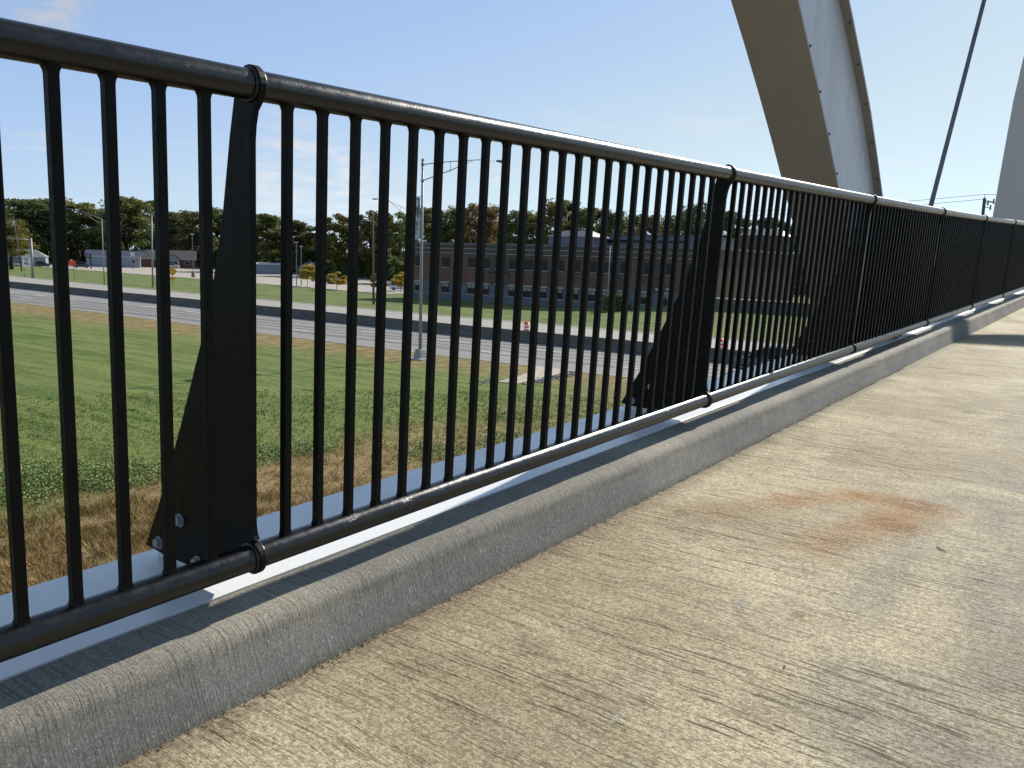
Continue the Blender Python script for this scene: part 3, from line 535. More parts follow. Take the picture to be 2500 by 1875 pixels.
# clerestory and the two hipped monitors
bb('clerestory', 126, 144, 56.3, 75, 9.955, 11.85, M_METAL); bb('clerestory_glass', 125.95, 125.998, 57, 72, 10.72, 11.12, M_GLASS); bb('clerestory_fascia', 125.7, 144.3, 56, 75.3, 11.855, 12.0, M_COP)
def hip(x0, x1, y0, y1, z0, ze, zr, wallm, inset):
    bb('monitor_wall', x0, x1, y0, y1, z0, ze, wallm); m = MB(); x0 -= .3; x1 += .3; y0 -= .3; y1 += .3; lx, ly = 114, 76; xm = (x0+x1)/2
    v = [(x0,y0,ze+.005),(x1,y0,ze+.005),(x1,y1,ze+.005),(x0,y1,ze+.005),(xm,y0+inset,zr),(xm,y1-inset,zr)]; m.v = [(a-lx, b-ly, c) for a, b, c in v]; m.f = [(0,3,5,4),(1,4,5,2),(0,4,1),(3,2,5),(0,1,2,3)]; m.build('monitor_roof', M_SEAM, B)
hip(119.5, 124.5, 71.2, 79.6, 9.955, 11.35, 12.45, M_METAL, 1.9); hip(162, 170, 55.3, 63.0, 9.0, 13.4, 14.9, M_BRICKD, 1.6)
ac = empty('rooftop_unit', (130, 72.6, 12.0)); tag(ac, 'small grey rooftop air unit standing on the clerestory of the brick building', 'air unit')
MB().box(-.5, .5, -.55, .55, 0, 1.05).build('cabinet', M_METAL, ac, bevel=.03); MB().tube([(0, .4, 1.05), (0, .4, 1.6), (0, .55, 1.68)], .05, 8).build('vent_pipe', M_GALV, ac)
# retaining wall with white coping
rw = empty('retaining_wall', (105, 32, 1.4)); tag(rw, 'low dark retaining wall with a white coping above the lawn right of the brick building', 'wall')
MB().box(0, .4, -14, 11.7, -.5, 1.66).build('wall', simple('dark_block', (.13, .12, .115), .9, 0, .15, 1), rw); MB().box(-.08, .48, -14.1, 11.8, 1.665, 1.78).build('coping', simple('white_coping', (.72, .72, .70), .7), rw)

# ------------------------------------------------------------------ trees
def leafmat(name, cols, tr=.25):
    N = NT(name, .75, .2); p = N.pos(); oi = N.n('ShaderNodeObjectInfo').outputs['Random']
    c = N.mix(N.ramp(N.noise(p, .33, 3), .35, .65), cols[0], cols[1]); c = N.mix(N.ramp(N.noise(p, 1.7, 2), .45, .7, 0, .8), c, cols[2]); c = N.mix(N.math('MULTIPLY', oi, .3), c, cols[1])
    N.color(c); t = N.n('ShaderNodeBsdfTranslucent'); N.put(t.inputs[0], c); mx = N.n('ShaderNodeMixShader'); mx.inputs[0].default_value = tr
    N.t.links.new(N.b.outputs[0], mx.inputs[1]); N.t.links.new(t.outputs[0], mx.inputs[2]); N.t.links.new(mx.outputs[0], N.out.inputs[0]); return N.m
LM = {'g': leafmat('leaf_green', [(.07, .09, .032), (.125, .145, .05), (.22, .225, .085)], .35), 'm': leafmat('leaf_mid', [(.11, .135, .040), (.19, .205, .06), (.29, .275, .095)], .35),
      'y': leafmat('leaf_yellow_green', [(.11, .11, .022), (.17, .16, .035), (.22, .17, .04)], .35), 'o': leafmat('leaf_orange', [(.24, .145, .06), (.30, .20, .085), (.17, .15, .055)], .35), 'b': leafmat('leaf_brown_green', [(.11, .10, .042), (.20, .165, .068), (.29, .225, .10)], .35),
      'ym': leafmat('leaf_young_maple', [(.42, .38, .07), (.48, .30, .07), (.33, .36, .08)], .4)}
M_BARK = simple('bark', (.045, .036, .028), .95, 0, .3, 4)
def crown_verts(rx, rz, z0, nblob, nleaf, ls, seed, flat=.8):
    r = np.random.RandomState(seed); out = []
    cs = []
    for i in range(nblob):
        a = r.uniform(0, 2*np.pi); t = r.uniform(0, 1); q = math.sqrt(r.rand())*(1-.55*max(0, t-.35)/.65)
        cs.append((rx*.84*q*math.cos(a), rx*.84*q*math.sin(a), z0+rz*(.08+.86*t), rx*r.uniform(.15, .34)))
    cs.append((rx*.1, 0, z0+rz*.90, rx*.2)); per = nleaf//len(cs)
    for cx, cy, cz, br in cs:
        d = r.normal(0, 1, (per, 3)); d /= np.linalg.norm(d, axis=1)[:, None]; rad = br*(.35+.85*r.rand(per)**.75)
        c = np.array([cx, cy, cz])+d*rad[:, None]*np.array([1, 1, flat])
        n = d*.6+r.normal(0, .7, (per, 3)); n /= np.linalg.norm(n, axis=1)[:, None]; u = np.cross(n, r.normal(0, 1, (per, 3))); u /= np.linalg.norm(u, axis=1)[:, None]; v = np.cross(n, u); s = (ls*r.uniform(.5, 1.35, per))[:, None]
        out.append(np.stack([c-u*s, c-v*s*.62, c+u*s*.85, c+v*s*.7], 1).reshape(-1, 3))
    return np.concatenate(out), cs
def limbs(cs, z0, H, tr, rng):
    mb = MB(); ztop = z0+(H-z0)*.45; mb.tube([(0, 0, -.3), (0.02*H*rng.uniform(-1, 1), 0, z0*.6), (0, 0, z0), (.0, .02*H*rng.uniform(-1, 1), ztop)], [tr*1.25, tr, tr*.8, tr*.35], 8)
    for cx, cy, cz, br in cs[:9]: zb = rng.uniform(z0*.75, ztop*.9); mb.tube([(0, 0, zb), (cx*.45, cy*.45, lerp(zb, cz, .5)), (cx, cy, cz)], [tr*.42, tr*.27, tr*.08], 6)
    return mb
PROTO = []
for i in range(9):                                   # unit trees 20 m tall
    nb = [44, 34, 50, 30, 46, 38, 28, 40, 54][i]; rx = [6.2, 5.2, 6.8, 4.6, 6.0, 5.6, 4.4, 6.5, 6.4][i]; z0 = [4.6, 4, 5, 3.2, 4.4, 3.4, 5, 4, 4.8][i]
    V, cs = crown_verts(rx, 20-z0, z0, nb, 7600, .30, 40+i); PROTO.append((V, limbs(cs, z0, 20, .42, random.Random(i)), rx))
cache = {}
def tree(i, x, y, h, w, kind, label, name='deciduous_tree', group='trees behind the road and car park', cat='tree', z=None):
    V, lm, rx = PROTO[i % 9]; e = empty(name, (x, y, z if z is not None else float(gz(x, y))), rz=i*1.37); s = h/20; sw = w/2/rx
    if (i % 9, kind) not in cache:
        o = bulk('crown', V, 4, LM[kind], e); t = lm.build('trunk', M_BARK, e, smooth=True); cache[i % 9, kind] = (o.data, t.data)
    else:
        for nm, me in zip(('crown', 'trunk'), cache[i % 9, kind]): o = bpy.data.objects.new(nm, me); COL.objects.link(o); o.parent = e
    e.scale = (sw, sw, s); tag(e, label, cat, group); return e
TREES = [(153.5,369.4,22.8,26,'g'),(172.8,393.8,28.1,22,'g'),(119.9,275.0,14.8,15,'y'),(179.7,390.6,28.3,24,'g'),(191.6,396.1,28.9,26,'g'),(195.4,383.0,27.4,24,'m'),(199.2,375.4,23.9,18,'g'),(211.3,385.9,25.6,18,'g'),(203.1,356.2,30.4,24,'m'),(213.8,361.5,29.2,22,'g'),(227.6,364.8,25.3,20,'g'),(227.2,353.3,24.6,18,'g'),(221.1,333.3,24.9,18,'b'),(237.8,340.1,27.4,22,'g'),(241.3,331.5,24.8,20,'m'),(199.9,262.5,20.0,15,'m'),(198.0,251.4,21.4,18,'m'),(211.2,260.0,21.1,14,'g'),(209.0,248.9,19.6,14,'b'),(210.4,241.1,18.5,14,'g'),(195.3,214.4,21.5,15,'y'),(205.5,218.6,21.4,12,'y'),(199.7,203.4,22.7,15,'b'),(206.2,203.9,21.8,14,'g'),(202.7,193.1,22.3,15,'m'),(178.3,160.6,21.2,14,'m'),(185.3,160.2,21.4,13,'g'),(184.5,153.5,21.5,11,'m'),(183.4,146.9,23.0,10,'o'),(189.8,146.9,22.2,11,'o'),(182.4,131.8,20.8,12,'g'),(188.9,131.3,20.1,11,'m'),(199.9,150.1,17.8,14,'g'),(187.8,123.9,23.0,11,'b'),(194.3,123.0,23.6,9,'g'),(192.1,117.2,21.8,9,'m'),(198.6,116.1,21.8,9,'b'),(196.3,110.0,21.2,11,'g'),(207.3,110.7,20.7,10,'g'),(203.3,103.2,20.7,9,'b'),(211.4,102.7,20.6,9,'m'),(208.4,97.3,21.7,9,'g'),(205.4,91.9,23.3,11,'g'),(217.4,89.3,22.2,10,'g'),(219.2,84.6,21.2,11,'m'),(225.7,81.7,20.9,11,'g'),(232.1,78.4,20.7,12,'g'),(229.1,71.5,20.0,12,'g'),(231.0,65.1,19.3,14,'m')]
TL = ['broad dark tree at the far left edge behind the yellow green tree','dark tree rising directly behind the leaning wooden pole at the far left','yellow green low sweeping tree in front of the dark trees at the far left','dark tree behind the speed limit sign, right of the yellow green tree','wide dark tree behind the grey roofed house','olive tree with sunlit top above the orange road sign','lower dark tree above the dark van left of the blue roofed house','dark tree in the dip behind the left street lamp','tallest left hand tree with olive sunlit crown, over the white house','big dark tree left of the pole with the cross arm, over the brick house gable','dark tree behind the main roof of the brick house','dark green tree behind the porch gable of the brick house','brownish topped tree behind the car park light','dark tree seen just left of the first fin post','mid green tree mostly hidden behind the first fin post','mid green tree just right of the first fin post','mid green tree with a narrow double top over the white wall','dark tree behind the right end of the white wall','thin brownish tree above the two lot light poles','dark low tree in the dip right of the two lot light poles','open yellow green tree with a forked dark trunk behind the car park','smaller yellow green tree touching the right of the forked tree','brownish tree directly behind the tall wooden utility pole','dark tree just right of the tall wooden utility pole','mid green tree above the white estate car in the car park','mid green tree just right of the tall banner lamp post','dark green tree over the left end of the brick building','mid green tree left of the orange trees over the brick building','tallest orange brown tree over the brick building','yellow orange tree just right of the tallest orange one','pointed dark green tree alone in a gap right of the orange trees','mid green tree right of the pointed dark tree','low dark tree filling the gap below the pointed tree','tall brownish green tree left of the hipped roof monitor','narrow tall dark tree above the hipped roof monitor','slim mid green tree above the right end of the hipped roof monitor','brownish tree behind the rooftop air unit','dark tree just right of the rooftop air unit','dark tree over the middle of the clerestory roof','thin brownish tree over the right part of the clerestory','slim mid green tree left of the second fin post','dark tree close to the left of the second fin post','tall dark tree right behind the top of the second fin post','dark tree just right of the second fin post','mid green tree over the left end of the receding wing','dark tree behind the far hipped monitor, left side','dark tree behind the far hipped monitor, right side','dark tree left of the lower part of the big arch rib','mid green tree behind the foot of the big arch rib']
for i, (x, y, h, w, kd) in enumerate(TREES): tree(i*4+(i//3), x, y, h*1.0, w*1.16, kd, TL[i])
# young maples in the car park
YP = []
for i in range(4):
    V, cs = crown_verts(1.75, 3.1, 1.25, 15, 3600, .16, 90+i, .85); YP.append((V, cs))
for i, (x, y, h, w, kd, lb) in enumerate([(127.5, 149.5, 4.7, 3.9, 'ym', 'young maple with orange top and round crown, beside the two lot light poles'), (122.3, 134.2, 3.75, 3.6, 'ym', 'young yellow green maple with spreading flat crown on the car park edge'), (124.6, 124.2, 3.6, 2.9, 'o', 'thin brownish young tree half hidden by the wooden utility pole'), (131.1, 124.3, 4.1, 3.2, 'ym', 'young yellow maple in front of the white estate car')]):
    V, cs = YP[i]; e = empty('young_tree', (x, y, 0)); tag(e, lb, 'tree', 'young trees along the car park'); k = h/4.35
    V = V*np.array([w/2.35, w/2.35, k*1.0]); bulk('crown', V, 4, LM[kd], e); limbs([(a, b, c*k, d) for a, b, c, d in cs], 1.3*k, 4.3*k, .055, random.Random(i)).build('trunk', M_BARK, e, smooth=True)
# bush on the lawn
V, cs = crown_verts(3.1, 2.2, -.3, 22, 5200, .17, 120, .75); e = empty('lawn_bush', (102.3, 56.3, .9)); tag(e, 'dark rounded bush on the lawn in front of the brick building', 'bush'); bulk('foliage', V, 4, LM['g'], e)
# distant wood closing the gaps between the trees
def wood(n):
    r = np.random.RandomState(77); a = np.radians(r.uniform(8, 80, n)); D = np.interp(np.degrees(a), [8, 22, 35, 44, 50, 60, 66, 80], [270, 262, 262, 275, 350, 455, 470, 480])+r.normal(0, 7, n)
    top = np.interp(np.degrees(a), [8, 22, 35, 44, 50, 58, 80], [11, 11, 10.5, 11, 14, 20, 20])*(.8+.25*np.sin(a*90)+.15*np.sin(a*211)); z = r.rand(n)*top
    c = np.stack([D*np.cos(a), D*np.sin(a), z], 1); u = r.normal(0, 1, (n, 3)); u /= np.linalg.norm(u, axis=1)[:, None]; v = np.cross(u, r.normal(0, 1, (n, 3))); v /= np.linalg.norm(v, axis=1)[:, None]; s = r.uniform(.5, 1.5, n)[:, None]
    return np.stack([c-u*s, c-v*s*.7, c+u*s, c+v*s*.7], 1).reshape(-1, 3)
tag(bulk('far_woods', wood(52000), 4, LM['g']), 'dark far wood behind the houses and the tree line', 'woods', kind='stuff')

# ------------------------------------------------------------------ houses on the left
M_SHING = simple('shingle_grey', (.22, .225, .215), .85, 0, .15, 1); M_SHINGB = simple('shingle_blue', (.055, .07, .11), .8, 0, .15, 1); M_SHINGD = simple('shingle_dark', (.11, .10, .09), .85, 0, .15, 1)
M_WHITE = simple('white_siding', (.24, .28, .34), .7, 0, .08, .8); M_GREY = simple('grey_siding', (.22, .24, .26), .8); M_REDB = brickmat('red_brick', (.17, .075, .055), (.22, .10, .075)); M_TRIM = simple('white_trim', (.55, .55, .54), .6)
VX = Vector((.85, -.53, 0)).normalized()                      # along the house fronts
def house(name, x, y, w, d, hw, hr, wallm, roofm, lab, hipped=False, gable=None, rz=None, cat='house', wins=()):
    e = empty(name, (x, y, 0), math.atan2(VX.y, VX.x) if rz is None else rz); tag(e, lab, cat, 'houses at the far left')
    MB().box(-w/2, w/2, -d/2, d/2, -.3, hw).build('wall', wallm, e); m = MB(); a = .4; ins = d*.5 if hipped else 0
    m.v = [(-w/2-a, -d/2-a, hw), (w/2+a, -d/2-a, hw), (w/2+a, d/2+a, hw), (-w/2-a, d/2+a, hw), (-w/2-a+ins, 0, hw+hr), (w/2+a-ins, 0, hw+hr)]; m.f = [(0,1,5,4),(2,3,4,5),(1,2,5),(3,0,4),(0,3,2,1)]; m.build('roof', roofm, e)
    MB().box(-w/2-a, w/2+a, -d/2-a-.06, -d/2-a-.005, hw-.22, hw+.02).build('fascia', M_TRIM, e)
    if gable:
        gx, gw, gh, gm = gable; MB().prism([(-gw/2, -.3), (gw/2, -.3), (gw/2, hw), (0, hw+gh), (-gw/2, hw)], lambda u, v: (gx+u, -d/2-2.4, v), lambda u, v: (gx+u, -d/2+.1, v)).build('gable_front', gm, e)
        r = MB()
        for s in (-1, 1): r.prism([(0, hw+gh), (s*(gw/2+.5), hw-.15), (s*(gw/2+.5), hw+.05), (0, hw+gh+.22)], lambda u, v: (gx+u, -d/2-2.8, v), lambda u, v: (gx+u, .0, v))
        r.build('gable_roof', roofm, e); w_ = MB().box(gx-gw*.35, gx+gw*.35, -d/2-2.47, -d/2-2.41, hw*.35, hw*.8).build('window', M_TRIM, e)
        MB().box(gx-gw*.32, gx-gw*.12, -d/2-2.49, -d/2-2.475, hw*.39, hw*.76).box(gx-gw*.09, gx+gw*.09, -d/2-2.49, -d/2-2.475, hw*.39, hw*.76).box(gx+gw*.12, gx+gw*.32, -d/2-2.49, -d/2-2.475, hw*.39, hw*.76).build('pane', M_GLASS, w_)
    for wx, ww in wins:
        q = MB().box(wx-ww/2, wx+ww/2, -d/2-.08, -d/2-.01, hw*.35, hw*.78).build('window', M_TRIM, e); MB().box(wx-ww/2+.12, wx+ww/2-.12, -d/2-.10, -d/2-.085, hw*.39, hw*.74).build('pane', M_GLASS, q)
    return e
house('ranch_house', 146.5, 328.5, 17, 8, 3.4, 2.6, M_GREY, M_SHING, 'low grey house with a hipped roof behind the dark cars at the far left', True, wins=((-4, 1.6), (2, 2.2)))
house('white_house', 178.5, 322.6, 19, 8, 4.2, 2.3, M_WHITE, M_SHINGB, 'white house with dark blue roof behind the left street lamp', wins=((7, 1.5),))
house('brick_house', 203.2, 325.5, 22, 9, 3.6, 3.6, M_REDB, M_SHINGD, 'red brick house with brown roof and a windowed porch gable behind the white car', gable=(2.0, 5.4, 2.0, M_GREY), wins=((-3.4, 1.8), (7.6, 2.0)))
house('white_garage', 191.5, 244, 10, 4, 3.4, 0.5, M_WHITE, M_TRIM, 'plain pale wall of a low garage right of the first fin post', cat='garage')
house('dark_house', 205.5, 238.5, 9, 6, 2.5, 1.9, M_GREY, M_SHING, 'grey roofed house half hidden behind the orange topped young maple', True)

# ------------------------------------------------------------------ vehicles
def carpaint(name, c, met=.0): N = NT(name, .28, .5, met); N.color(c); N.b.inputs['Coat Weight'].default_value = .5; N.b.inputs['Coat Roughness'].default_value = .08; return N.m
M_TYRE = simple('tyre', (.02, .02, .02), .8); M_RIM = simple('alloy', (.45, .45, .46), .35, .8); N = NT('headlight', .1, .6); N.color((.6, .6, .6)); M_HEAD = N.m; N = NT('taillight', .2, .6); N.color((.35, .02, .02)); M_TAIL = N.m
def suv(loc, rz, paint, label, name='parked_suv', cat='car', group=None, roofm=None, L_=4.7, W_=1.86, H_=1.74, rack=True):
    e = empty(name, loc, rz); tag(e, label, cat, group); k = L_/4.7; hz = H_/1.74
    # stations: x(front +), bottom, belt, half widths
    S = [(2.35, .42, .66, .62, .66), (2.28, .30, .84, .80, .74), (1.9, .24, .98, .91, .82), (1.15, .24, 1.06, .93, .86), (.4, .24, 1.08, .93, .88), (-.6, .24, 1.10, .93, .88), (-1.6, .24, 1.10, .93, .88), (-2.15, .28, 1.08, .91, .86), (-2.32, .36, .92, .86, .80)]
    rings = []
    for x, zb, zt, wm, wt_ in S:
        r = [(-wm*.86, zb), (-wm, zb+.14), (-wm, (zb+zt)/2+.06), (-wt_, zt-.04), (-wt_*.9, zt), (wt_*.9, zt), (wt_, zt-.04), (wm, (zb+zt)/2+.06), (wm, zb+.14), (wm*.86, zb)]; rings.append([(x*k, a*W_/1.86, b*hz) for a, b in r])
    MB().rings(rings).build('body', paint, e, smooth=False, bevel=.02)
    G = [(1.22, 1.06, 1.07, .84, .82), (.62, 1.07, 1.50, .86, .68), (.25, 1.07, 1.66, .87, .66), (-.9, 1.08, 1.72, .87, .67), (-1.75, 1.08, 1.67, .86, .66), (-2.12, 1.08, 1.14, .82, .80)]
    rings = [[(x*k, -a*W_/1.86, zb*hz), (x*k, -b*W_/1.86, zt*hz), (x*k, b*W_/1.86, zt*hz), (x*k, a*W_/1.86, zb*hz)] for x, zb, zt, a, b in G]; MB().rings(rings).build('cabin', M_GLASS, e)
    rf = MB().rings([[(x*k, -(b+.015)*W_/1.86, (zt-.02)*hz), (x*k, -(b-.02)*W_/1.86, (zt+.035)*hz), (x*k, (b-.02)*W_/1.86, (zt+.035)*hz), (x*k, (b+.015)*W_/1.86, (zt-.02)*hz)] for x, zb, zt, a, b in G[1:5]]).build('roof', roofm or paint, e, bevel=.01)
    for s in (-1, 1):
        pl = MB()
        for (x0, x1, dx) in ((1.20, .60, 0), (.10, .02, 0), (-.98, -1.08, 0), (-2.1, -1.78, 0)):
            t0 = np.interp(x1, [-2.12, -1.75, -.9, .25, .62, 1.22], [1.14, 1.67, 1.72, 1.66, 1.50, 1.07]); b0 = np.interp(x1, [-2.12, -1.75, -.9, .25, .62, 1.22], [.80, .66, .67, .66, .68, .82])
            pl.tube([(x0*k, s*.868*W_/1.86, 1.07*hz), (x1*k, s*(b0+.005)*W_/1.86, t0*hz)], .038, 6)
        pl.build('pillar', paint, e)
        if rack: MB().tube([(.45*k, s*.60, 1.60*hz), (.3*k, s*.60, 1.75*hz), (-1.5*k, s*.60, 1.78*hz), (-1.65*k, s*.60, 1.68*hz)], .018, 6).build('roof_rack', M_GALV, rf)
        MB().box(2.12*k, 2.30*k, s*.50-.16, s*.50+.16, .70*hz, .84*hz).build('headlight', M_HEAD, e, bevel=.02); MB().box(-2.34*k, -2.20*k, s*.74-.07, s*.74+.07, .80*hz, 1.08*hz).build('taillight', M_TAIL, e, bevel=.02)
        mi = MB().box(.98*k, 1.14*k, s*1.0-.11, s*1.0+.11, 1.06*hz, 1.20*hz).build('mirror', paint, e, bevel=.03)
        for wx in (1.45, -1.42):
            w = MB().rings([[(wx*k+r*math.cos(a), s*y, .34+r*math.sin(a)) for a in [2*math.pi*i/20 for i in range(20)]] for y, r in ((.70, .33), (.72, .345), (.92, .345), (.945, .32))]).build('wheel', M_TYRE, e)
            MB().rings([[(wx*k+r*math.cos(a), s*y, .34+r*math.sin(a)) for a in [2*math.pi*i/16 for i in range(16)]] for y, r in ((.93, .215), (.952, .20), (.940, .06))]).build('rim', M_RIM, w)
    MB().box(2.33*k, 2.375*k, -.28, .28, .42, .56).build('number_plate', M_TRIM, e)
    return e
P_BLUE = carpaint('paint_blue', (.06, .085, .13), .3); P_WHITE = carpaint('paint_white', (.70, .70, .70)); P_SILV = carpaint('paint_silver', (.62, .64, .68), .3); P_DARK = carpaint('paint_dark', (.02, .025, .035))
suv((56.3, 19.25, .024), math.pi/2, P_BLUE, 'dark blue SUV driving on the near carriageway behind the railing', 'driving_suv', L_=4.8, H_=1.95)
suv((136.3, 129.3, .024), math.atan2(-.81, .59), P_SILV, 'silver white estate car parked in the car park behind a young maple')
suv((200.5, 317.2, .032), math.atan2(-.70, .72), P_WHITE, 'white SUV in front of the brick house')
suv((147.5, 314, .03), math.atan2(-.53, .85), P_DARK, 'dark SUV standing in front of the grey roofed house', H_=1.9)
suv((141.5, 317, .03), math.atan2(-.53, .85)+math.pi, P_SILV, 'pale pickup like car left of the dark SUV by the grey roofed house')
suv((155.5, 303, .03), math.atan2(-.53, .85), P_DARK, 'dark van behind the orange road sign', 'parked_van', 'van', H_=2.3, rack=False, L_=5.4)

# ------------------------------------------------------------------ street furniture
def lamp(name, x, y, z, pole, h_attach, head, label, r0=.13, r1=.075, base=True, group=None, low=1.1):
    e = empty(name, (x, y, z)); tag(e, label, 'street lamp', group)
    MB().tube([(0, 0, 0), (0, 0, pole*.5), (0, 0, pole)], [r0, (r0+r1)/2, r1], 16).build('pole', M_GALV, e, smooth=True)
    hx, hy, hz = head; A0 = Vector((0, 0, h_attach)); Hd = Vector((hx, hy, hz)); d = (Hd-A0); dh = Vector((d.x, d.y, 0)).normalized()
    mid = A0+d*.72; mid.z = lerp(A0.z, Hd.z, .93)+.02; m = MB().tube([A0, A0+d*.35+Vector((0, 0, .12)), mid, Hd-dh*.25], [.035, .033, .03, .028], 8)
    lowp = Vector((0, 0, h_attach-low)); m.tube([lowp, lowp.lerp(mid, .5)+Vector((0, 0, -.02)), mid-dh*.2], [.035, .033, .03], 8); q = A0+d*.36; q2 = lowp.lerp(mid, .42); m.tube([q+Vector((0, 0, .1)), Vector((q.x, q.y, q2.z))], .02, 6); m.build('arm', M_GALV, e, smooth=True)
    s = Vector((-dh.y, dh.x, 0)); m = MB(); R = []
    for t, w, zt, zb in ((-.15, .05, .05, -.03), (.0, .11, .09, -.06), (.3, .15, .08, -.09), (.55, .12, .04, -.08), (.66, .05, .0, -.05)): c = Hd+dh*t; R.append([c+s*w+Vector((0,0,zb)), c+s*w*.7+Vector((0,0,zt)), c-s*w*.7+Vector((0,0,zt)), c-s*w+Vector((0,0,zb))])
    m.rings(R).build('lamp_head', simple('lamp_head_grey', (.16, .17, .18), .5, .4), e)
    if base:
        MB().rings([[(w*a, w*b, zz) for a, b in ((-1,-1),(1,-1),(1,1),(-1,1))] for zz, w in ((.0, .34), (.04, .34), (.5, .27), (.62, .25))]).build('base_shroud', M_GALV, e, bevel=.02)
        for zz in (h_attach, h_attach-low): MB().tube([(0, 0, zz-.09), (0, 0, zz+.09)], r1+.045, 14).build('clamp', M_GALV, e)
        MB().tube([(0, 0, pole), (0, 0, pole+.1), (0, 0, pole+.16)], [r1+.03, r1+.03, .02], 12).build('cap', M_GALV, e)
    return e
lamp('street_lamp', 44.9, 40.6, .10, 13.75, 13.5, (5.0, -2.75, 14.15), 'tall grey street lamp with truss arm and banner standing on the near lawn', .125, .075)
MB_s = MB().box(44.3, 45.5, 39.9, 41.2, -.1, .10).build('lamp_footing', M_CONC); tag(MB_s, 'square concrete footing under the tall banner street lamp', 'footing')
bn = empty('banner', (44.9, 40.6, 0)); tag(bn, 'pale grey vertical banner hanging on the tall street lamp', 'banner')
N = NT('banner_cloth', .8, .2); N.color((.46, .50, .55)); M_BAN = N.m; M_BDK = simple('banner_dark', (.05, .06, .07), .8); M_BLT = simple('banner_light', (.62, .67, .70), .8)
MB().box(-.012, .012, .20, .98, 8.47, 11.36).build('cloth', M_BAN, bn)
a_ = MB(); a_.tube([(0, .05, 11.42), (0, 1.05, 11.38)], .028, 8); a_.tube([(0, .05, 8.40), (0, 1.05, 8.42)], .028, 8); a_.build('bracket', M_CABLE, bn)
MB().box(-.017, -.0125, .20, .98, 10.15, 11.35).build('banner_top_panel', simple('banner_slate', (.22, .26, .29), .8), bn)
MB().prism([(.59+.24*math.cos(t), 10.98+.27*math.sin(t)) for t in [2*math.pi*i/24 for i in range(24)]], lambda u, v: (-.022, u, v), lambda u, v: (-.0175, u, v)).build('banner_disc', M_BLT, bn)
m = MB()
for sx in (-1, 1): m.prism([(.59+sx*.05, 10.68), (.59+sx*.12, 10.66), (.59-sx*.0+sx*.30, 9.95), (.59+sx*.20, 9.93)], lambda u, v: (-.023, u, v), lambda u, v: (-.0175, u, v)); m.prism([(.59+sx*.20, 10.72), (.59+sx*.26, 10.74), (.59+sx*.38, 10.2), (.59+sx*.32, 10.2)], lambda u, v: (-.024, u, v), lambda u, v: (-.0175, u, v))
m.build('banner_rays', M_BDK, bn)
rot = (math.pi/2, 0, -math.pi/2)
text('banner_numeral', '5', .50, M_BDK, bn, (-.018, .44, 9.52), rot); text('banner_lettering', 'ICE', .26, M_BDK, bn, (-.018, .55, 9.15), rot); text('banner_small_lettering', 'mm', .14, M_BDK, bn, (-.018, .52, 8.92), rot)
lamp('street_lamp', 89.5, 165.7, 0, 13.0, 12.9, (-5.2, 2.4, 14.6), 'left hand street lamp with long arm beyond the far carriageway', .12, .07, base=False)
lamp('street_lamp', 81.9, 75.6, .02, 13.1, 13.0, (-4.9, 1.6, 14.25), 'street lamp across the far carriageway whose arm shows left of the banner lamp', .12, .07, base=False)
lamp('street_lamp', 101.9, 57.8, .7, 8.8, 8.7, (.9, -.8, 9.0), 'slim pale lamp post rising out of the lawn bush', .09, .06, base=False, low=.4)
# mast arm pole on the far left
e = empty('mast_arm_pole', (92.4, 201.8, 0)); tag(e, 'thick grey mast pole with a horizontal arm beside the speed limit sign', 'pole'); MB().tube([(0, 0, 0), (0, 0, 8.9)], [.32, .24], 16).build('pole', M_GALV, e, smooth=True); MB().tube([(0, 0, 8.6), (-5.2, 2.6, 8.75)], [.14, .09], 10).build('arm', M_GALV, e, smooth=True)
# speed limit sign
def facing(x, y): return math.atan2(-x, y)        # local -y looks at the bridge
sg = empty('speed_limit_sign', (93.6, 207.1, 0), math.atan2(93.6, -207.1)+math.pi); tag(sg, 'white SPEED LIMIT 45 sign on a thin post left of the thick mast pole', 'road sign')
M_SIGNW = simple('sign_white', (.82, .82, .80), .5, 0, .04); M_SIGNB = simple('sign_black', (.015, .015, .015), .5); M_SIGNO = simple('sign_orange', (.85, .10, .03), .5, 0, .05); M_SIGNY = simple('sign_yellow', (.85, .38, .02), .5, 0, .05); M_POSTG = simple('green_post', (.06, .075, .04), .7)
MB().tube([(-.55, .05, 0), (-.55, .05, 4.5)], .05, 8).build('post', M_POSTG, sg)
MB().box(-.82, .82, -.02, .0, 2.45, 4.71).build('panel', M_SIGNW, sg)
for nm, tx, sz, zz in (('lettering', 'SPEED', .44, 4.34), ('lettering', 'LIMIT', .44, 3.93), ('numerals', '45', 1.05, 3.15)): text(nm, tx, sz, M_SIGNB, sg, (0, -.026, zz), (math.pi/2, 0, 0))
# orange work sign
og = empty('orange_sign', (91.8, 182.6, 0), math.atan2(91.8, -182.6)+math.pi); tag(og, 'bright orange rectangular roadworks sign on a thin post', 'road sign'); MB().tube([(.25, .05, 0), (.25, .05, 4.2)], .045, 8).build('post', M_POSTG, og); MB().box(-.65, .65, -.02, 0, 3.28, 4.42).build('panel', M_SIGNO, og); MB().box(-.25, .05, -.03, .02, 4.43, 4.68).build('warning_light', M_SIGNW, og); MB().box(-.35, .35, -.026, -.021, 3.52, 3.57).build('lettering', M_SIGNB, og)
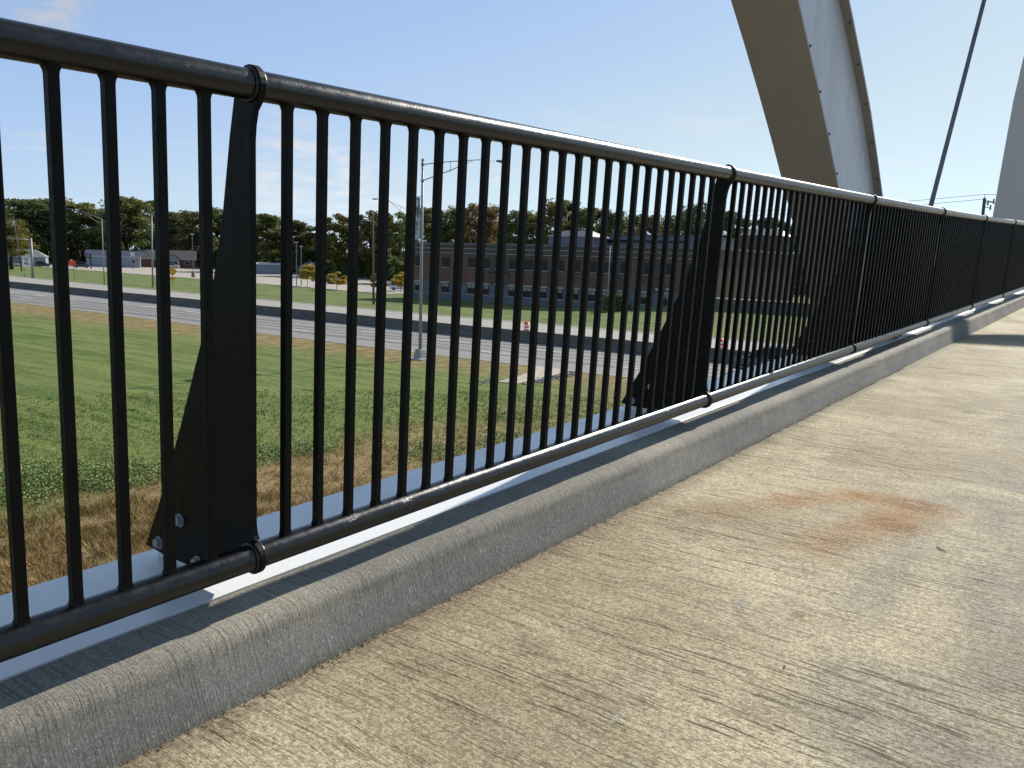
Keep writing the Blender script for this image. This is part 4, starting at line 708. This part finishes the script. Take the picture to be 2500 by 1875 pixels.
# yellow diamond
yg = empty('diamond_sign', (97.5, 154.6, 0), math.atan2(97.3, -154.7)+math.pi); tag(yg, 'yellow diamond warning sign with small plate half hidden behind a baluster', 'road sign'); MB().tube([(0, .05, 0), (0, .05, 4.0)], .045, 8).build('post', M_POSTG, yg)
MB().prism([(-.95, 3.05), (0, 2.1), (.95, 3.05), (0, 4.0)], lambda u, v: (u, -.02, v), lambda u, v: (u, 0, v)).build('panel', M_SIGNY, yg); MB().box(-.5, .5, -.02, 0, 1.35, 1.85).build('plate', M_SIGNY, yg)
e = empty('sign_back', (81.0, 130.2, 0), math.atan2(81.8, -129.7)+math.pi); tag(e, 'plain grey back of a sign beside the far carriageway below the diamond sign', 'road sign'); MB().box(-.5, .42, 0, .03, .15, 1.5).build('panel', M_GALV, e); MB().tube([(0, .06, 0), (0, .06, 1.5)], .04, 8).build('post', M_GALV, e)
# business signs
e = empty('pylon_sign', (152.7, 292.5, 0), math.atan2(152.7, -292.5)+math.pi); tag(e, 'dark L shaped pylon sign with a white mark left of the white house', 'sign'); MB().box(-.9, 1.0, -.15, .15, 3.6, 5.1).build('panel', P_DARK, e); MB().box(.45, 1.0, -.15, .15, .8, 3.59).build('column', P_DARK, e); MB().box(.4, 1.05, -.2, .2, 0, .79).build('base', M_CONC, e)
MB().prism([(-.35, 4.35), (-.05, 4.1), (.25, 4.3), (.0, 4.45), (.2, 4.7), (-.15, 4.75)], lambda u, v: (u, -.17, v), lambda u, v: (u, -.152, v)).build('mark', M_TRIM, e)
e = empty('pole_sign', (170, 294.5, 0), math.atan2(170, -294.5)+math.pi); tag(e, 'small white square sign on a pole in front of the white house', 'sign'); MB().box(-.7, .7, -.1, .1, 4.6, 5.95).build('panel', M_SIGNW, e); MB().tube([(0, 0, 0), (0, 0, 4.59)], .12, 8).build('pole', M_CABLE, e)
for k, z in enumerate((5.5, 5.2, 4.9)): MB().box(-.5, .5, -.12, -.105, z, z+.12).build('lettering', M_GREY, e)
# wooden poles and wires
M_WOOD = simple('pole_wood', (.13, .095, .065), .9, 0, .35, 3)
def wpole(name, x, y, z, h, dx, dy, label, arm=None, r=.16, tf=False, mat=None, cat='utility pole'):
    e = empty(name, (x, y, z)); tag(e, label, cat); MB().tube([(0, 0, -.1), (dx*.5, dy*.5, h*.5), (dx, dy, h)], [r, r*.85, r*.68], 12).build('pole', mat or M_WOOD, e, smooth=True)
    if arm: a, zz = arm; MB().box(dx-.06, dx+.06, dy-a, dy+a, zz-.07, zz+.07).build('crossarm', mat or M_WOOD, e); MB().tube([(dx, dy-a*.9, zz+.07), (dx, dy-a*.9, zz+.3)], .05, 8).tube([(dx, dy+a*.9, zz+.07), (dx, dy+a*.9, zz+.3)], .05, 8).build('insulator', M_GALV, e)
    if tf: MB().tube([(dx*.9-.35, dy, h-2.6), (dx*.9-.35, dy, h-1.2)], .36, 12).build('transformer', M_GALV, e)
    return e
wpole('utility_pole', 91.4, 92.2, 0, 13.5, -.2, .1, 'tall brown wooden utility pole with crossarm on the far lawn', (1.7, 12.9), .19)
wpole('utility_pole', 114.9, 257.3, 0, 15.4, -1.3, .6, 'leaning wooden utility pole with transformer at the far left', None, .2, True)
wpole('utility_pole', 107.5, 254, 0, 12.5, -1.2, .5, 'second faint wooden pole at the left picture edge', None, .2)
wpole('utility_pole', 92.0, 152.6, 0, 13.7, .2, 0, 'grey pole with a short crossarm partly behind the fourth baluster', (1.0, 13.6), .17, mat=M_GALV)
e = empty('lot_light', (138.2, 209.2, 0)); tag(e, 'car park light on a brown concrete pier left of the first fin post', 'lamp post', 'car park lights'); MB().tube([(0, 0, 1.5), (0, 0, 11.6)], .09, 8).build('pole', M_CABLE, e); MB().rings([[(w*math.cos(a), w*math.sin(a), z) for a in [2*math.pi*i/10 for i in range(10)]] for z, w in ((0, .48), (1.05, .48), (1.4, .30), (1.55, .14))]).build('pier', simple('pier_brown', (.20, .15, .11), .9), e)
MB().box(-.15, .15, -.75, -.3, 11.6, 11.85).box(-.15, .15, .3, .75, 11.6, 11.85).box(-.04, .04, -.3, .3, 11.66, 11.74).build('lamp_head', M_TRIM, e)
for x, y, h, lb in ((128.0, 153.8, 9.9, 'taller of two thin dark poles beside the orange topped young maple'), (128.7, 153.0, 9.0, 'shorter of two thin dark poles beside the orange topped young maple')):
    e = empty('lot_pole', (x, y, 0)); tag(e, lb, 'lamp post', 'car park lights'); MB().tube([(0, 0, 0), (0, 0, h)], .11, 8).build('pole', M_CABLE, e); MB().box(-.12, .12, -.5, -.25, h-.2, h+.05).box(-.12, .12, .25, .5, h-.2, h+.05).box(-.03, .03, -.25, .25, h-.12, h-.04).build('lamp_head', M_TRIM, e)
# far right utility pole with hardware
e = empty('utility_pole', (128.9, 16.9, 0)); tag(e, 'grey wooden pole top with wires and brackets beside the far arch rib', 'utility pole'); MB().tube([(0, 0, 0), (0, 0, 17.2)], [.27, .19], 12).build('pole', simple('old_wood', (.10, .10, .085), .9), e)
m = MB().tube([(0, 0, 17.2), (0, 0, 17.7)], .04, 6)
for dy, zz in ((-.45, 16.7), (-.8, 16.1), (-1.1, 16.9)): m.tube([(0, 0, zz), (0, dy, zz-.2)], .05, 6); m.tube([(0, dy, zz-.45), (0, dy, zz+.2)], .10, 8)
m.tube([(0, 0, 16.9), (0, -1.3, 16.5)], .05, 6).build('hardware', M_CABLE, e)
def wire(name, a, b, sag, label, r=.022, n=14, grp='overhead wires'):
    a = Vector(a); b = Vector(b); pts = [a.lerp(b, t/n)-Vector((0, 0, sag*4*(t/n)*(1-t/n))) for t in range(n+1)]; o = MB().tube(pts, r, 5).build(name, M_CABLE); return tag(o, label, 'wire', grp)
wire('overhead_wire', (128.9, 16.9, 17.7), (205, 122, 22.0), 1.6, 'topmost overhead wire running left from the far right pole', .03); wire('overhead_wire', (128.9, 16.9, 17.1), (204, 121, 21.0), 1.7, 'lower overhead wire running left from the far right pole', .03)
wire('overhead_wire', (128.9, 16.9, 17.7), (150, -60, 17.5), 1, 'overhead wire leading right from the far right pole', .03)
wire('overhead_wire', (90.3, 94.2, 13.3), (113, 256, 15.0), 2.6, 'overhead wire from the tall brown pole to the left', .012); wire('overhead_wire', (90.3, 91, 13.3), (108, -20, 14), 1.9, 'overhead wire from the tall brown pole to the right', .012)
# traffic drums
M_DRO = simple('drum_orange', (.80, .10, .025), .5, 0, .06); M_DRW = simple('drum_white', (.78, .78, .76), .45)
def drum(x, y, label):
    e = empty('traffic_drum', (x, y, .024)); tag(e, label, 'traffic drum', 'orange traffic drums on the far carriageway')
    def cyl(z0, z1, r0, r1): return [[(r*math.cos(a), r*math.sin(a), z) for a in [2*math.pi*i/20 for i in range(20)]] for z, r in ((z0, r0), (z1, r1))]
    MB().rings(cyl(.06, 1.02, .29, .235)).build('body', M_DRO, e, smooth=True); MB().rings(cyl(0, .07, .40, .38)).build('rubber_base', M_TYRE, e)
    for z in (.30, .62): r = lerp(.29, .235, (z-.06)/.96)+.006; MB().rings(cyl(z, z+.15, r, r-.006)).build('white_band', M_DRW, e)
    MB().tube([(-.1, 0, 1.02), (-.08, 0, 1.12), (.08, 0, 1.12), (.1, 0, 1.02)], .02, 8).build('handle', M_DRO, e)
drum(70.4, 49.2, 'orange and white traffic drum left of the second fin post beyond the barrier'); drum(69.6, 28.15, 'orange and white traffic drum right of the second fin post beyond the barrier')
# survey flag
e = empty('survey_flag', (36.0, 38.7, 0)); tag(e, 'small yellow survey flag standing in the near lawn', 'flag'); MB().tube([(0, 0, 0), (.01, 0, .95)], .006, 6).build('stake', M_GALV, e)
f = MB(); R = [(0.0, .0), (.05, .02), (.09, -.02), (.12, .01)]; f.prism([(0, .95), (.05, .86), (.035, .62), (-.02, .45), (.0, .66)], lambda u, v: (u, .01, v), lambda u, v: (u+.004, .004, v)); f.build('ribbon', simple('flag_yellow', (.75, .65, .05), .6), e)
for x, y, lb in ((111, 54.9, 'left of two small white path lights before the brick building'), (111.2, 53.3, 'right of two small white path lights before the brick building')):
    e = empty('path_light', (x, y, float(gz(x, y)))); tag(e, lb, 'lamp post', 'path lights'); MB().tube([(0, 0, 0), (0, 0, 2.3)], .04, 6).build('pole', M_GALV, e); MB().box(-.15, .15, -.25, .25, 2.3, 2.5).build('lamp_head', M_TRIM, e)
